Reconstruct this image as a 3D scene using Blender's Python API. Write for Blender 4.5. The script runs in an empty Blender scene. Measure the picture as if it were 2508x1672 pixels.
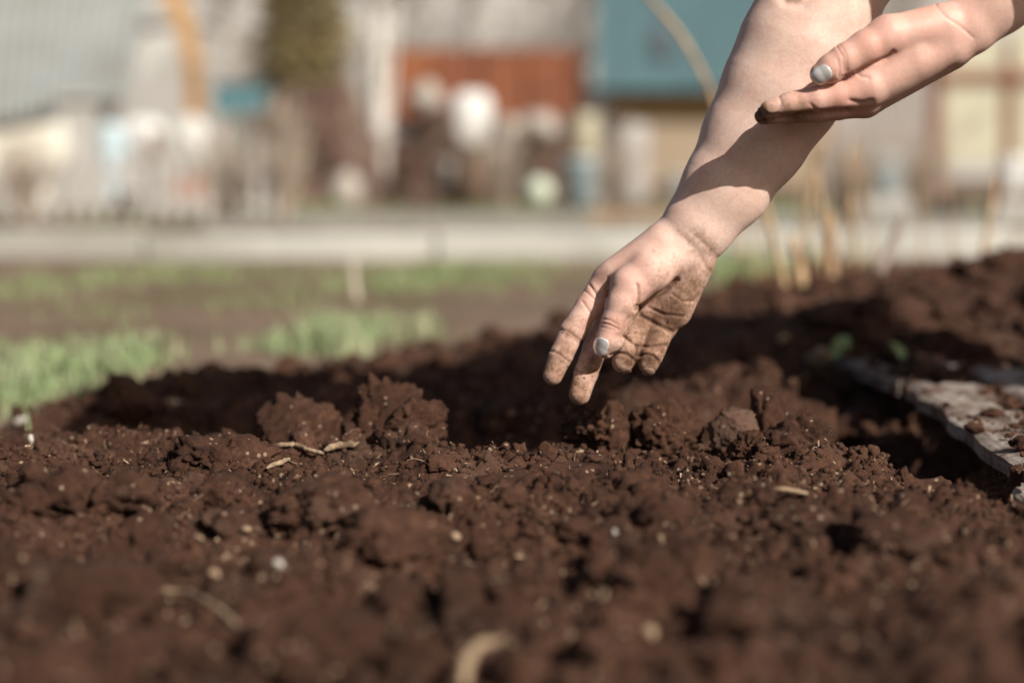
import bpy, math, random
import numpy as np
from mathutils import Vector

random.seed(7)
rng = np.random.default_rng(11)
R = math.radians

# ------------------------------------------------------------------ camera
CAM_H = 0.26
PITCH = math.atan((836 - 409) / 4040.7)          # horizon a quarter down the frame
FPX = 58.0 / 36.0 * 2508.0
scene = bpy.context.scene
col = scene.collection
cam_data = bpy.data.cameras.new('camera')
cam_data.lens = 58.0
cam_data.sensor_width = 36.0
cam_data.clip_start = 0.02
cam_data.clip_end = 3000.0
cam_data.dof.use_dof = True
cam_data.dof.focus_distance = 1.385
cam_data.dof.aperture_fstop = 2.1
cam_data.dof.aperture_blades = 0
cam = bpy.data.objects.new('camera', cam_data)
cam.location = (0, 0, CAM_H)
cam.rotation_euler = (math.pi / 2 - PITCH, 0, 0)
col.objects.link(cam)
scene.camera = cam

# ------------------------------------------------------------------ sky, sun, exposure
SUN = Vector((0.52, -0.63, 0.59)).normalized()   # direction towards the sun
elev = math.asin(SUN.z)
world = bpy.data.worlds.new('World')
scene.world = world
world.use_nodes = True
wn = world.node_tree.nodes
wl = world.node_tree.links
wn.clear()
sky = wn.new('ShaderNodeTexSky')
sky.sky_type = 'NISHITA'
sky.sun_disc = False
sky.dust_density = 4.0
sky.ozone_density = 0.6
sky.sun_elevation = elev
sky.sun_rotation = math.atan2(SUN.x, SUN.y)
bg = wn.new('ShaderNodeBackground')
bg.inputs['Strength'].default_value = 0.052
wo = wn.new('ShaderNodeOutputWorld')
wl.new(sky.outputs[0], bg.inputs['Color'])
wl.new(bg.outputs[0], wo.inputs['Surface'])
sun_data = bpy.data.lights.new('sun', 'SUN')
sun_data.energy = 4.9
sun_data.angle = R(0.55)
sun_data.color = (1.0, 0.935, 0.855)
sun = bpy.data.objects.new('sun', sun_data)
sun.rotation_euler = SUN.to_track_quat('Z', 'Y').to_euler()
sun.location = SUN * 20
col.objects.link(sun)
scene.view_settings.view_transform = 'Standard'
scene.view_settings.look = 'None'
scene.view_settings.gamma = 1.0
scene.view_settings.exposure = 0.28
scene.view_settings.use_curve_mapping = False
scene.render.engine = 'CYCLES'
scene.cycles.use_denoising = True
scene.cycles.max_bounces = 8
scene.cycles.sample_clamp_indirect = 8.0


# ------------------------------------------------------------------ helpers
def at(px, py, y):
    """world point at world depth y seen at photograph pixel px, py"""
    u = (px - 1254.0) / FPX
    v = (836.0 - py) / FPX
    dy = math.cos(PITCH) + v * math.sin(PITCH)
    dz = -math.sin(PITCH) + v * math.cos(PITCH)
    t = y / dy
    return np.array([u * t, y, CAM_H + dz * t])


def ground_at(px, py, z=0.0):
    u = (px - 1254.0) / FPX
    v = (836.0 - py) / FPX
    dy = math.cos(PITCH) + v * math.sin(PITCH)
    dz = -math.sin(PITCH) + v * math.cos(PITCH)
    t = (z - CAM_H) / dz
    return np.array([u * t, dy * t, z])


def tag(o, label=None, cat=None, group=None, kind=None):
    if label: o['label'] = label
    if cat: o['category'] = cat
    if group: o['group'] = group
    if kind: o['kind'] = kind
    return o


def mesh_np(name, V, F, mat=None, parent=None, smooth=False):
    """V (n,3), F (m,3) or (m,4) int arrays -> one linked mesh object"""
    V = np.asarray(V, np.float32); F = np.asarray(F, np.int32)
    me = bpy.data.meshes.new(name)
    k = F.shape[1]
    me.vertices.add(len(V)); me.vertices.foreach_set('co', V.ravel())
    me.loops.add(F.size); me.loops.foreach_set('vertex_index', F.ravel())
    me.polygons.add(len(F))
    me.polygons.foreach_set('loop_start', np.arange(0, F.size, k, dtype=np.int32))
    me.polygons.foreach_set('loop_total', np.full(len(F), k, np.int32))
    me.polygons.foreach_set('use_smooth', np.full(len(F), smooth, bool))
    me.update(calc_edges=True)
    me.validate()
    if mat: me.materials.append(mat)
    o = bpy.data.objects.new(name, me)
    col.objects.link(o)
    if parent: o.parent = parent
    return o


def empty(name, loc=(0, 0, 0)):
    o = bpy.data.objects.new(name, None)
    o.location = loc
    col.objects.link(o)
    return o


def attr(o, name, vals):
    a = o.data.attributes.new(name, 'FLOAT', 'POINT')
    a.data.foreach_set('value', np.asarray(vals, np.float32))


class MB:
    """collects simple shapes into one mesh"""
    def __init__(self): self.v = []; self.f = []; self.n = 0

    def add(self, V, F):
        V = np.asarray(V, float).reshape(-1, 3)
        for q in F: self.f.append([i + self.n for i in q])
        self.v.append(V); self.n += len(V)
        return self

    def box(self, c, s, rot=None, bevel=0.0):
        x, y, z = [k / 2 for k in s]
        b = min(bevel, x * .9, y * .9, z * .9)
        if b > 0:
            P = []
            for sx in (-1, 1):
                for sy in (-1, 1):
                    for sz in (-1, 1):
                        P += [(sx * x, sy * (y - b), sz * (z - b)), (sx * (x - b), sy * y, sz * (z - b)), (sx * (x - b), sy * (y - b), sz * z)]
            P = np.array(P)
            idx = lambda sx, sy, sz, k: ((sx > 0) * 4 + (sy > 0) * 2 + (sz > 0)) * 3 + k
            F = []
            for s_ in (-1, 1):
                F.append([idx(s_, -1, -1, 0), idx(s_, 1, -1, 0), idx(s_, 1, 1, 0), idx(s_, -1, 1, 0)])
                F.append([idx(-1, s_, -1, 1), idx(1, s_, -1, 1), idx(1, s_, 1, 1), idx(-1, s_, 1, 1)])
                F.append([idx(-1, -1, s_, 2), idx(1, -1, s_, 2), idx(1, 1, s_, 2), idx(-1, 1, s_, 2)])
                for t_ in (-1, 1):
                    F.append([idx(s_, t_, -1, 0), idx(s_, t_, 1, 0), idx(s_, t_, 1, 1), idx(s_, t_, -1, 1)])
                    F.append([idx(s_, -1, t_, 0), idx(s_, 1, t_, 0), idx(s_, 1, t_, 2), idx(s_, -1, t_, 2)])
                    F.append([idx(-1, s_, t_, 1), idx(1, s_, t_, 1), idx(1, s_, t_, 2), idx(-1, s_, t_, 2)])
                    for w_ in (-1, 1):
                        F.append([idx(s_, t_, w_, 0), idx(s_, t_, w_, 1), idx(s_, t_, w_, 2)])
        else:
            P = np.array([(a * x, b_ * y, c_ * z) for a in (-1, 1) for b_ in (-1, 1) for c_ in (-1, 1)])
            F = [[0, 1, 3, 2], [4, 6, 7, 5], [0, 4, 5, 1], [2, 3, 7, 6], [0, 2, 6, 4], [1, 5, 7, 3]]
        if rot is not None:
            P = P @ np.array(rot).T
        return self.add(P + np.array(c), F)

    def tube(self, pts, rad, n=8, caps=True, wob=0.0):
        pts = np.asarray(pts, float); m = len(pts)
        rad = np.broadcast_to(np.asarray(rad, float), (m,))
        T = np.gradient(pts, axis=0); T /= np.linalg.norm(T, axis=1)[:, None] + 1e-12
        ref = np.array([0.13, 0.97, 0.21]) if abs(T[0] @ np.array([.13, .97, .21])) < .9 else np.array([1., 0, 0])
        V = []
        for i in range(m):
            a = np.cross(T[i], ref); a /= np.linalg.norm(a); b = np.cross(T[i], a)
            for k in range(n):
                th = 2 * math.pi * k / n
                r = rad[i] * (1 + wob * random.uniform(-1, 1))
                V.append(pts[i] + r * (math.cos(th) * a + math.sin(th) * b))
        F = [[i * n + k, i * n + (k + 1) % n, (i + 1) * n + (k + 1) % n, (i + 1) * n + k] for i in range(m - 1) for k in range(n)]
        if caps: F += [list(range(n))[::-1], list(range((m - 1) * n, m * n))]
        return self.add(V, F)

    def lathe(self, prof, c, n=24):
        V = []; m = len(prof)
        for r, z in prof:
            for k in range(n):
                th = 2 * math.pi * k / n
                V.append((c[0] + r * math.cos(th), c[1] + r * math.sin(th), c[2] + z))
        F = [[i * n + k, i * n + (k + 1) % n, (i + 1) * n + (k + 1) % n, (i + 1) * n + k] for i in range(m - 1) for k in range(n)]
        F += [list(range(n))[::-1], list(range((m - 1) * n, m * n))]
        return self.add(V, F)

    def build(self, name, mat, parent=None, smooth=False):
        me = bpy.data.meshes.new(name)
        me.from_pydata(np.concatenate(self.v).tolist(), [], self.f)
        me.update()
        if smooth: me.polygons.foreach_set('use_smooth', [True] * len(me.polygons))
        me.materials.append(mat)
        o = bpy.data.objects.new(name, me); col.objects.link(o)
        if parent: o.parent = parent
        return o


def hash3(ix, iy, iz, seed):
    h = (ix.astype(np.int64) * 374761393 + iy.astype(np.int64) * 668265263 + iz.astype(np.int64) * 2147483647 + seed * 974711) & 0xFFFFFFFF
    h = ((h ^ (h >> 13)) * 1274126177) & 0xFFFFFFFF
    h = ((h ^ (h >> 15)) * 2246822519) & 0xFFFFFFFF
    return ((h ^ (h >> 16)) & 0xFFFF) / 65535.0


def vnoise(P, seed=0):
    i = np.floor(P); f = P - i; i = i.astype(np.int64)
    f = f * f * f * (f * (f * 6 - 15) + 10)
    out = 0
    for dx in (0, 1):
        for dy in (0, 1):
            for dz in (0, 1):
                w = (f[..., 0] if dx else 1 - f[..., 0]) * (f[..., 1] if dy else 1 - f[..., 1]) * (f[..., 2] if dz else 1 - f[..., 2])
                out = out + w * hash3(i[..., 0] + dx, i[..., 1] + dy, i[..., 2] + dz, seed)
    return out * 2 - 1


def fbm(P, oct=4, seed=0, gain=.5, lac=2.03):
    a = 1; s = 0
    for o_ in range(oct):
        s = s + a * vnoise(P, seed + o_ * 17); P = P * lac + 3.7; a *= gain
    return s


# ------------------------------------------------------------------ materials
def new_mat(name):
    m = bpy.data.materials.new(name); m.use_nodes = True
    nt = m.node_tree; b = nt.nodes['Principled BSDF']
    return m, nt, nt.nodes, nt.links, b


def setp(b, **kw):
    names = {'rough': 'Roughness', 'spec': 'Specular IOR Level', 'metal': 'Metallic', 'sss': 'Subsurface Weight', 'coat': 'Coat Weight'}
    for k, v in kw.items(): b.inputs[names[k]].default_value = v


def ramp(N, L, src, stops):
    r = N.new('ShaderNodeValToRGB')
    e = r.color_ramp.elements
    while len(e) < len(stops): e.new(0.5)
    for el, (p, c) in zip(e, stops):
        el.position = p; el.color = (*c, 1) if len(c) == 3 else c
    L.new(src, r.inputs[0])
    return r


def noise_node(N, L, scale, detail=6, rough=.6, coord='Object', dist=0.0, vec=None):
    n = N.new('ShaderNodeTexNoise')
    n.inputs['Scale'].default_value = scale; n.inputs['Detail'].default_value = detail
    n.inputs['Roughness'].default_value = rough; n.inputs['Distortion'].default_value = dist
    if vec is None:
        tc = N.new('ShaderNodeTexCoord'); vec = tc.outputs[coord]
    L.new(vec, n.inputs['Vector'])
    return n


def mix(N, L, a, b, fac, mode='MIX'):
    m = N.new('ShaderNodeMix'); m.data_type = 'RGBA'; m.blend_type = mode
    def s(i, v):
        if hasattr(v, 'links') or hasattr(v, 'is_linked'): L.new(v, i)
        else: i.default_value = (*v, 1) if isinstance(v, tuple) else v
    s(m.inputs[6], a); s(m.inputs[7], b)
    if isinstance(fac, (int, float)): m.inputs[0].default_value = fac
    else: L.new(fac, m.inputs[0])
    return m.outputs[2]


def bump(N, L, b, height, strength, dist):
    bp = N.new('ShaderNodeBump'); bp.inputs['Strength'].default_value = strength; bp.inputs['Distance'].default_value = dist
    L.new(height, bp.inputs['Height']); L.new(bp.outputs[0], b.inputs['Normal'])
    return bp


def plain(name, c, var=.25, scale=6., rough=.8, bumpd=.003, spec=.3, stain=None, metal=0.0):
    """weathered surface: base colour with two octaves of stains and a fine relief"""
    m, nt, N, L, b = new_mat(name)
    lo = tuple(max(0, k * (1 - var)) for k in c); hi = tuple(min(1, k * (1 + var)) for k in c)
    n = noise_node(N, L, scale, 8, .65)
    r = ramp(N, L, n.outputs[0], [(.3, lo), (.7, hi)])
    out = r.outputs[0]
    if stain:
        n2 = noise_node(N, L, scale * .35, 5, .6, dist=.6)
        r2 = ramp(N, L, n2.outputs[0], [(.48, (0, 0, 0)), (.62, (1, 1, 1))])
        out = mix(N, L, out, stain, r2.outputs[0])
    L.new(out, b.inputs['Base Color'])
    n3 = noise_node(N, L, scale * 9, 6, .7)
    bump(N, L, b, n3.outputs[0], .5, bumpd)
    setp(b, rough=rough, spec=spec, metal=metal)
    return m


def soil_mat(name, tint=1.0, dry=0.0):
    tint = tint * .88
    m, nt, N, L, b = new_mat(name)
    tc = N.new('ShaderNodeTexCoord'); gm = N.new('ShaderNodeNewGeometry')
    vec = gm.outputs['Position']
    n1 = noise_node(N, L, 9, 6, .62, vec=vec)
    c1 = ramp(N, L, n1.outputs[0], [(.28, (.036 * tint, .0170 * tint, .0105 * tint)), (.52, (.079 * tint, .0365 * tint, .0220 * tint)), (.76, (.134 * tint, .068 * tint, .042 * tint))])
    n2 = noise_node(N, L, 120, 5, .7, vec=vec)
    c2 = ramp(N, L, n2.outputs[0], [(.35, (.62, .60, .58)), (.66, (1.30, 1.28, 1.25))])
    out = mix(N, L, c1.outputs[0], c2.outputs[0], 1.0, 'MULTIPLY')
    # small pale mineral and straw flecks
    v = N.new('ShaderNodeTexVoronoi'); v.inputs['Scale'].default_value = 210; v.inputs['Randomness'].default_value = 1
    L.new(vec, v.inputs['Vector'])
    sep = N.new('ShaderNodeSeparateColor'); L.new(v.outputs['Color'], sep.inputs[0])
    gt = N.new('ShaderNodeMath'); gt.operation = 'GREATER_THAN'; gt.inputs[1].default_value = .935; L.new(sep.outputs[0], gt.inputs[0])
    near = N.new('ShaderNodeMath'); near.operation = 'LESS_THAN'; near.inputs[1].default_value = .36; L.new(v.outputs['Distance'], near.inputs[0])
    mu = N.new('ShaderNodeMath'); mu.operation = 'MULTIPLY'; L.new(gt.outputs[0], mu.inputs[0]); L.new(near.outputs[0], mu.inputs[1])
    out = mix(N, L, out, (.27, .195, .135), mu.outputs[0])
    if dry:
        n4 = noise_node(N, L, 5, 5, .6, vec=vec)
        r4 = ramp(N, L, n4.outputs[0], [(.42, (0, 0, 0)), (.6, (1, 1, 1))])
        out = mix(N, L, out, (.15, .095, .068), r4.outputs[0])
    n7 = noise_node(N, L, 17, 6, .68, vec=vec, dist=.4)
    r7 = ramp(N, L, n7.outputs[0], [(.54, (0, 0, 0)), (.72, (.42, .42, .42))])
    out = mix(N, L, out, (.165, .105, .075), r7.outputs[0])
    L.new(out, b.inputs['Base Color'])
    n3 = noise_node(N, L, 330, 5, .75, vec=vec)
    bump(N, L, b, n3.outputs[0], 1.0, .0024)
    setp(b, rough=.92, spec=.22)
    return m


SOIL = soil_mat('moist_soil')
SOIL_DRY = soil_mat('drier_soil', 1.3, dry=1.0)


def skin_mat():
    m, nt, N, L, b = new_mat('skin')
    gm = N.new('ShaderNodeNewGeometry'); vec = gm.outputs['Position']
    ad = N.new('ShaderNodeAttribute'); ad.attribute_name = 'dirt'
    ar = N.new('ShaderNodeAttribute'); ar.attribute_name = 'red'
    n1 = noise_node(N, L, 38, 5, .6, vec=vec)
    base = ramp(N, L, n1.outputs[0], [(.30, (.640, .445, .362)), (.70, (.735, .555, .470))])
    n0 = noise_node(N, L, 420, 3, .6, vec=vec)
    fine = ramp(N, L, n0.outputs[0], [(.35, (.93, .92, .91)), (.65, (1.04, 1.04, 1.04))])
    out = mix(N, L, base.outputs[0], fine.outputs[0], 1.0, 'MULTIPLY')
    out = mix(N, L, out, (.56, .225, .165), ar.outputs['Fac'])
    nb = noise_node(N, L, 95, 4, .6, vec=vec, dist=.5)
    rb = ramp(N, L, nb.outputs[0], [(.48, (0, 0, 0)), (.75, (.32, .32, .32))])
    out = mix(N, L, out, (.58, .27, .21), rb.outputs[0])
    nv = noise_node(N, L, 22, 2, .5, vec=vec, dist=1.2)
    rv = ramp(N, L, nv.outputs[0], [(.485, (0, 0, 0)), (.50, (.13, .13, .13)), (.515, (0, 0, 0))])
    out = mix(N, L, out, (.38, .36, .38), rv.outputs[0])
    # earth rubbed into the skin
    n2 = noise_node(N, L, 75, 8, .68, vec=vec, dist=.3)
    n2b = noise_node(N, L, 300, 6, .75, vec=vec)
    ma = N.new('ShaderNodeMath'); ma.operation = 'MULTIPLY_ADD'; L.new(n2b.outputs[0], ma.inputs[0]); ma.inputs[1].default_value = .9
    m13 = N.new('ShaderNodeMath'); m13.operation = 'MULTIPLY'; m13.inputs[1].default_value = 1.5; L.new(n2.outputs[0], m13.inputs[0])
    L.new(m13.outputs[0], ma.inputs[2])
    ad2 = N.new('ShaderNodeMath'); ad2.operation = 'ADD'; L.new(ma.outputs[0], ad2.inputs[0]); L.new(ad.outputs['Fac'], ad2.inputs[1])
    r2 = ramp(N, L, ad2.outputs[0], [(.0, (0, 0, 0)), (1., (1, 1, 1))])
    mr = N.new('ShaderNodeMapRange'); mr.inputs['From Min'].default_value = 1.48; mr.inputs['From Max'].default_value = 2.18
    L.new(ad2.outputs[0], mr.inputs['Value'])
    out = mix(N, L, out, (.255, .145, .092), mr.outputs[0])
    mr2 = N.new('ShaderNodeMapRange'); mr2.inputs['From Min'].default_value = 2.12; mr2.inputs['From Max'].default_value = 2.55
    L.new(ad2.outputs[0], mr2.inputs['Value'])
    out = mix(N, L, out, (.10, .050, .030), mr2.outputs[0])
    L.new(out, b.inputs['Base Color'])
    # skin lines: stretched cells plus pores
    v = N.new('ShaderNodeTexVoronoi'); v.feature = 'DISTANCE_TO_EDGE'; v.inputs['Scale'].default_value = 620
    nd = noise_node(N, L, 90, 2, .5, vec=vec)
    va = N.new('ShaderNodeVectorMath'); va.operation = 'MULTIPLY_ADD'; L.new(nd.outputs['Color'], va.inputs[0]); va.inputs[1].default_value = (.006, .006, .006); L.new(vec, va.inputs[2])
    L.new(va.outputs[0], v.inputs['Vector'])
    bp = bump(N, L, b, v.outputs['Distance'], .12, .0005)
    bp2 = N.new('ShaderNodeBump'); bp2.inputs['Strength'].default_value = .10; bp2.inputs['Distance'].default_value = .0008
    L.new(n2b.outputs[0], bp2.inputs['Height']); L.new(bp.outputs[0], bp2.inputs['Normal']); L.new(bp2.outputs[0], b.inputs['Normal'])
    mp = N.new('ShaderNodeMapping'); mp.inputs['Rotation'].default_value = (0, R(45), 0); mp.inputs['Scale'].default_value = (1.0, .8, .16)
    L.new(vec, mp.inputs[0])
    n6 = noise_node(N, L, 520, 4, .6, vec=mp.outputs[0], dist=.4)
    bp3 = N.new('ShaderNodeBump'); bp3.inputs['Strength'].default_value = .12; bp3.inputs['Distance'].default_value = .0009
    L.new(n6.outputs[0], bp3.inputs['Height']); L.new(bp2.outputs[0], bp3.inputs['Normal']); L.new(bp3.outputs[0], b.inputs['Normal'])
    rr = N.new('ShaderNodeMapRange'); rr.inputs['To Min'].default_value = .52; rr.inputs['To Max'].default_value = .85
    L.new(ad.outputs['Fac'], rr.inputs['Value']); L.new(rr.outputs[0], b.inputs['Roughness'])
    setp(b, spec=.40, sss=.26)
    b.inputs['Subsurface Radius'].default_value = (1.0, .28, .14)
    b.inputs['Subsurface Scale'].default_value = .0045
    return m


# ------------------------------------------------------------------ ground
def bed_edge(x):
    return np.interp(x, [-3, -.9, -.62, -.35, -.1, .15, .4, .7, 1.2, 3], [1.7, 1.95, 2.05, 2.35, 2.62, 2.95, 3.3, 4.1, 4.3, 4.3])


def macro(x, y):
    P = np.stack([x * 2.2, y * 2.2, x * 0], -1)
    z = .016 * fbm(P, 3, 5)
    # planting trench behind the near crest, opening towards the camera under the hand
    yc = 1.545 + .16 * np.clip(-x - .06, 0, 1) * 1.4 - .075 * np.exp(-((x + .02) / .06) ** 2)
    z = z - .065 / (1 + np.exp(-(y - yc) / .018)) / (1 + np.exp((y - 1.80 - .35 * np.clip(-x, 0, .5)) / .03))
    z = z - .050 * np.exp(-((x - .385) / .034) ** 4) * np.exp(-((y - 1.74) / .36) ** 4)
    z = z - .042 / (1 + np.exp(-(x - .325) / .015)) / (1 + np.exp((y - 2.25) / .08)) / (1 + np.exp(-(y - 1.16) / .04))
    z = z + .018 * np.exp(-((y - 1.90 - .10 * np.abs(x)) / .12) ** 2) / (1 + np.exp(-(x - .05) / .08))
    z = z - .030 / (1 + np.exp(-(y - 1.90 - .3 * np.clip(-x, 0, .6)) / .03)) / (1 + np.exp((x - .12) / .08))
    # hummock of tilled soil on the right
    z = z + .100 * np.exp(-((x - 1.0) / .36) ** 2 - ((y - 2.8) / .5) ** 2)
    z = z + .05 * np.exp(-((x - .52) / .2) ** 2 - ((y - 2.5) / .3) ** 2)
    e = bed_edge(x) + .07 * fbm(np.stack([x * 5, y * 0, y * 0 + 3], -1), 3, 9)
    z = z - .09 / (1 + np.exp(-(y - e) / .035))
    return z


def stamp(H, x0, y0, dx, cx, cy, r, h, seed_rng, mode):
    ny, nx = H.shape
    i0 = max(0, int((cx - 1.4 * r - x0) / dx)); i1 = min(nx, int((cx + 1.4 * r - x0) / dx) + 2)
    j0 = max(0, int((cy - 1.4 * r - y0) / dx)); j1 = min(ny, int((cy + 1.4 * r - y0) / dx) + 2)
    if i1 - i0 < 2 or j1 - j0 < 2: return
    X = x0 + np.arange(i0, i1) * dx - cx; Y = y0 + np.arange(j0, j1) * dx - cy
    X, Y = np.meshgrid(X, Y)
    th = np.arctan2(Y, X)
    a = seed_rng.uniform(0, 6.28, 4); w = seed_rng.uniform(-1, 1, 4)
    rr = r * (1 + .16 * w[0] * np.cos(2 * th + a[0]) + .12 * w[1] * np.cos(3 * th + a[1]) + .08 * w[2] * np.cos(5 * th + a[2]))
    rho = np.sqrt(X * X + Y * Y) / rr
    d = h * (1 - np.clip(rho, 0, 1) ** 2.6) + h * .25 * (np.cos(a[3]) * X + np.sin(a[3]) * Y) / r * (rho < 1)
    blk = H[j0:j1, i0:i1]
    if mode == 'add': blk += d * (rho < 1)
    else:
        jc = min(max(int((cy - y0) / dx), 0), ny - 1); ic = min(max(int((cx - x0) / dx), 0), nx - 1)
        b0 = H[jc, ic]
        np.copyto(blk, np.where(rho < 1, np.maximum(blk, b0 - .35 * h + d), blk))


def soil_sheet(x0, x1, y0, y1, dx, fine):
    nx = int((x1 - x0) / dx) + 1; ny = int((y1 - y0) / dx) + 1
    xs = x0 + np.arange(nx) * dx; ys = y0 + np.arange(ny) * dx
    X, Y = np.meshgrid(xs, ys)
    H = macro(X, Y)
    g = np.random.default_rng(3)
    area = (x1 - x0) * (y1 - y0)
    for lo, hi, dens, asp in ((.035, .075, 28, .36), (.016, .035, 130, .44), (.008, .017, 800, .55), (.004, .008, 6500, .66)):
        if lo < dx * 1.2: continue
        n = int(dens * area)
        rs = lo * (hi / lo) ** (g.random(n) ** 1.7)
        for k in range(n):
            stamp(H, x0, y0, dx, g.uniform(x0, x1), g.uniform(y0, y1), rs[k], rs[k] * asp * g.uniform(.5, 1.25), g, 'max' if lo > .007 else 'add')
    P = np.stack([X, Y, H * 0], -1)
    rid = 1 - np.abs(fbm(P * 62, 3, 27, .6))
    H = H + .0042 * fbm(P * 48, 4, 21, .66) + .008 * fbm(P * 13, 3, 31) + (.0035 * rid if fine else 0)
    return X, Y, H


def grid_faces(nx, ny):
    i = np.arange((ny - 1) * nx).reshape(ny - 1, nx)[:, :-1].ravel()
    return np.stack([i, i + 1, i + nx + 1, i + nx], 1)


FX0, FX1, FY0, FY1, FDX = -.64, .64, .52, 2.30, .0027
X, Y, H = soil_sheet(FX0, FX1, FY0, FY1, FDX, True)
HS = H
ny_, nx_ = H.shape
o = mesh_np('soil', np.stack([X, Y, H], -1).reshape(-1, 3), grid_faces(nx_, ny_), SOIL, None, True)
tag(o, kind='structure')
X2, Y2, H2 = soil_sheet(-2.6, 3.2, -.6, 5.2, .013, False)
inside = (X2 > FX0 + .02) & (X2 < FX1 - .02) & (Y2 > FY0 + .02) & (Y2 < FY1 - .02)
H2 = np.where(inside, H2 - .06, H2)
o2 = mesh_np('soil_margin', np.stack([X2, Y2, H2], -1).reshape(-1, 3), grid_faces(H2.shape[1], H2.shape[0]), SOIL, None, True)
tag(o2, kind='structure')


def soil_z(x, y):
    i = int((x - FX0) / FDX); j = int((y - FY0) / FDX)
    if 0 <= i < nx_ and 0 <= j < ny_: return float(HS[j, i])
    i = int((x + 2.6) / .013); j = int((y + .6) / .013)
    i = min(max(i, 0), H2.shape[1] - 1); j = min(max(j, 0), H2.shape[0] - 1)
    return float(H2[j, i])


# dusty garden ground to the horizon
DUST = plain('dusty_ground', (.185, .128, .093), .28, 3.0, .95, .01, .15, stain=(.14, .108, .066))
xs = np.concatenate([-np.geomspace(900, 4, 30), np.linspace(-3.6, 5, 60), np.geomspace(5.4, 900, 30)])
ys = np.concatenate([-np.geomspace(900, 2, 20), np.linspace(-1.5, 9, 70), np.geomspace(9.4, 1500, 50)])
GX, GY = np.meshgrid(xs, ys)
GZ = -.045 + .012 * fbm(np.stack([GX * 1.7, GY * 1.7, GX * 0], -1), 3, 41)
GZ = GZ - .14 / (1 + np.exp((GY - bed_edge(GX) + .22) / .05)) / (1 + np.exp((np.abs(GX - .2) - 2.5) / .1)) / (1 + np.exp(-(GY + .3) / .1))
o = mesh_np('ground', np.stack([GX, GY, GZ], -1).reshape(-1, 3), grid_faces(len(xs), len(ys)), DUST, None, True)
tag(o, kind='structure')

# ------------------------------------------------------------------ clods and crumbs
def ico(sub):
    t = (1 + 5 ** .5) / 2
    V = [(-1, t, 0), (1, t, 0), (-1, -t, 0), (1, -t, 0), (0, -1, t), (0, 1, t), (0, -1, -t), (0, 1, -t), (t, 0, -1), (t, 0, 1), (-t, 0, -1), (-t, 0, 1)]
    V = [np.array(v) / math.sqrt(1 + t * t) for v in V]
    F = [(0, 11, 5), (0, 5, 1), (0, 1, 7), (0, 7, 10), (0, 10, 11), (1, 5, 9), (5, 11, 4), (11, 10, 2), (10, 7, 6), (7, 1, 8), (3, 9, 4), (3, 4, 2), (3, 2, 6), (3, 6, 8), (3, 8, 9), (4, 9, 5), (2, 4, 11), (6, 2, 10), (8, 6, 7), (9, 8, 1)]
    for _ in range(sub):
        cache = {}; F2 = []
        def mid(a, b):
            k = (min(a, b), max(a, b))
            if k not in cache:
                m = V[a] + V[b]; V.append(m / np.linalg.norm(m)); cache[k] = len(V) - 1
            return cache[k]
        for a, b, c in F:
            ab, bc, ca = mid(a, b), mid(b, c), mid(c, a)
            F2 += [(a, ab, ca), (b, bc, ab), (c, ca, bc), (ab, bc, ca)]
        F = F2
    return np.array(V), np.array(F)


def rock_shape(V, seed, rough=1.0, fine=True):
    g = np.random.default_rng(seed)
    off = g.uniform(0, 90, 3)
    d = 1 + rough * (.30 * fbm(V * 1.3 + off, 2, seed) + .16 * fbm(V * 3.4 + off, 3, seed + 3))
    if fine: d = d + rough * .13 * fbm(V * 7.5 + off, 4, seed + 7, .66)
    P = V * d[:, None]
    # broken flat faces
    for _ in range(3):
        n = g.normal(size=3); n /= np.linalg.norm(n)
        s = P @ n; lim = g.uniform(.55, .8)
        P = P - np.outer(np.maximum(s - lim, 0) * .75, n)
    return P


def rotm(g):
    q = g.normal(size=4); q /= np.linalg.norm(q); w, x, y, z = q
    return np.array([[1 - 2 * (y * y + z * z), 2 * (x * y - z * w), 2 * (x * z + y * w)], [2 * (x * y + z * w), 1 - 2 * (x * x + z * z), 2 * (y * z - x * w)], [2 * (x * z - y * w), 2 * (y * z + x * w), 1 - 2 * (x * x + y * y)]])


def scatter(name, n, lo, hi, power, sub, region, mat, label, sink=.25, seed=1, flat=(.65, 1.0)):
    g = np.random.default_rng(seed)
    V0, F0 = ico(sub)
    protos = [rock_shape(V0, seed * 50 + k, 1.0, sub > 1) for k in range(10)]
    Vs = []; Fs = []; base = 0
    for k in range(n):
        x, y = region(g)
        r = lo * (hi / lo) ** (g.random() ** power)
        P = protos[g.integers(10)] @ rotm(g).T * r
        P = P * np.array([g.uniform(.6, 1.35), g.uniform(.6, 1.35), g.uniform(*flat)])
        z = soil_z(x, y)
        Vs.append(P + np.array([x, y, z + r * (.6 - sink - .35 * g.random())])); Fs.append(F0 + base); base += len(V0)
    o = mesh_np(name, np.concatenate(Vs), np.concatenate(Fs), mat, None, True)
    return tag(o, label, 'soil', kind='stuff')


def reg_focus(g):
    y = g.uniform(.95, 1.75); return g.uniform(-.36, .36) * y, y


def reg_all(g):
    y = .62 + 1.7 * g.random() ** 1.2; return g.uniform(-.40, .40) * y, y


scatter('soil_crumbs', 38000, .0009, .0042, 1.5, 0, reg_focus, SOIL, 'fine dark soil crumbs strewn over the bed', seed=2)
scatter('small_soil_lumps', 2300, .004, .012, 2.2, 2, reg_all, SOIL, 'small rounded lumps of dark soil over the bed', seed=5)
scatter('soil_lumps', 260, .009, .028, 2.6, 3, reg_all, SOIL, 'hazelnut to walnut sized lumps of brown soil', seed=9)


def reg_right(g):
    return g.uniform(.35, 1.3), g.uniform(1.9, 3.9)


def reg_far(g):
    x = g.uniform(-.8, .7); return x, bed_edge(x) - abs(g.normal() * .22) + .05


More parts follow.
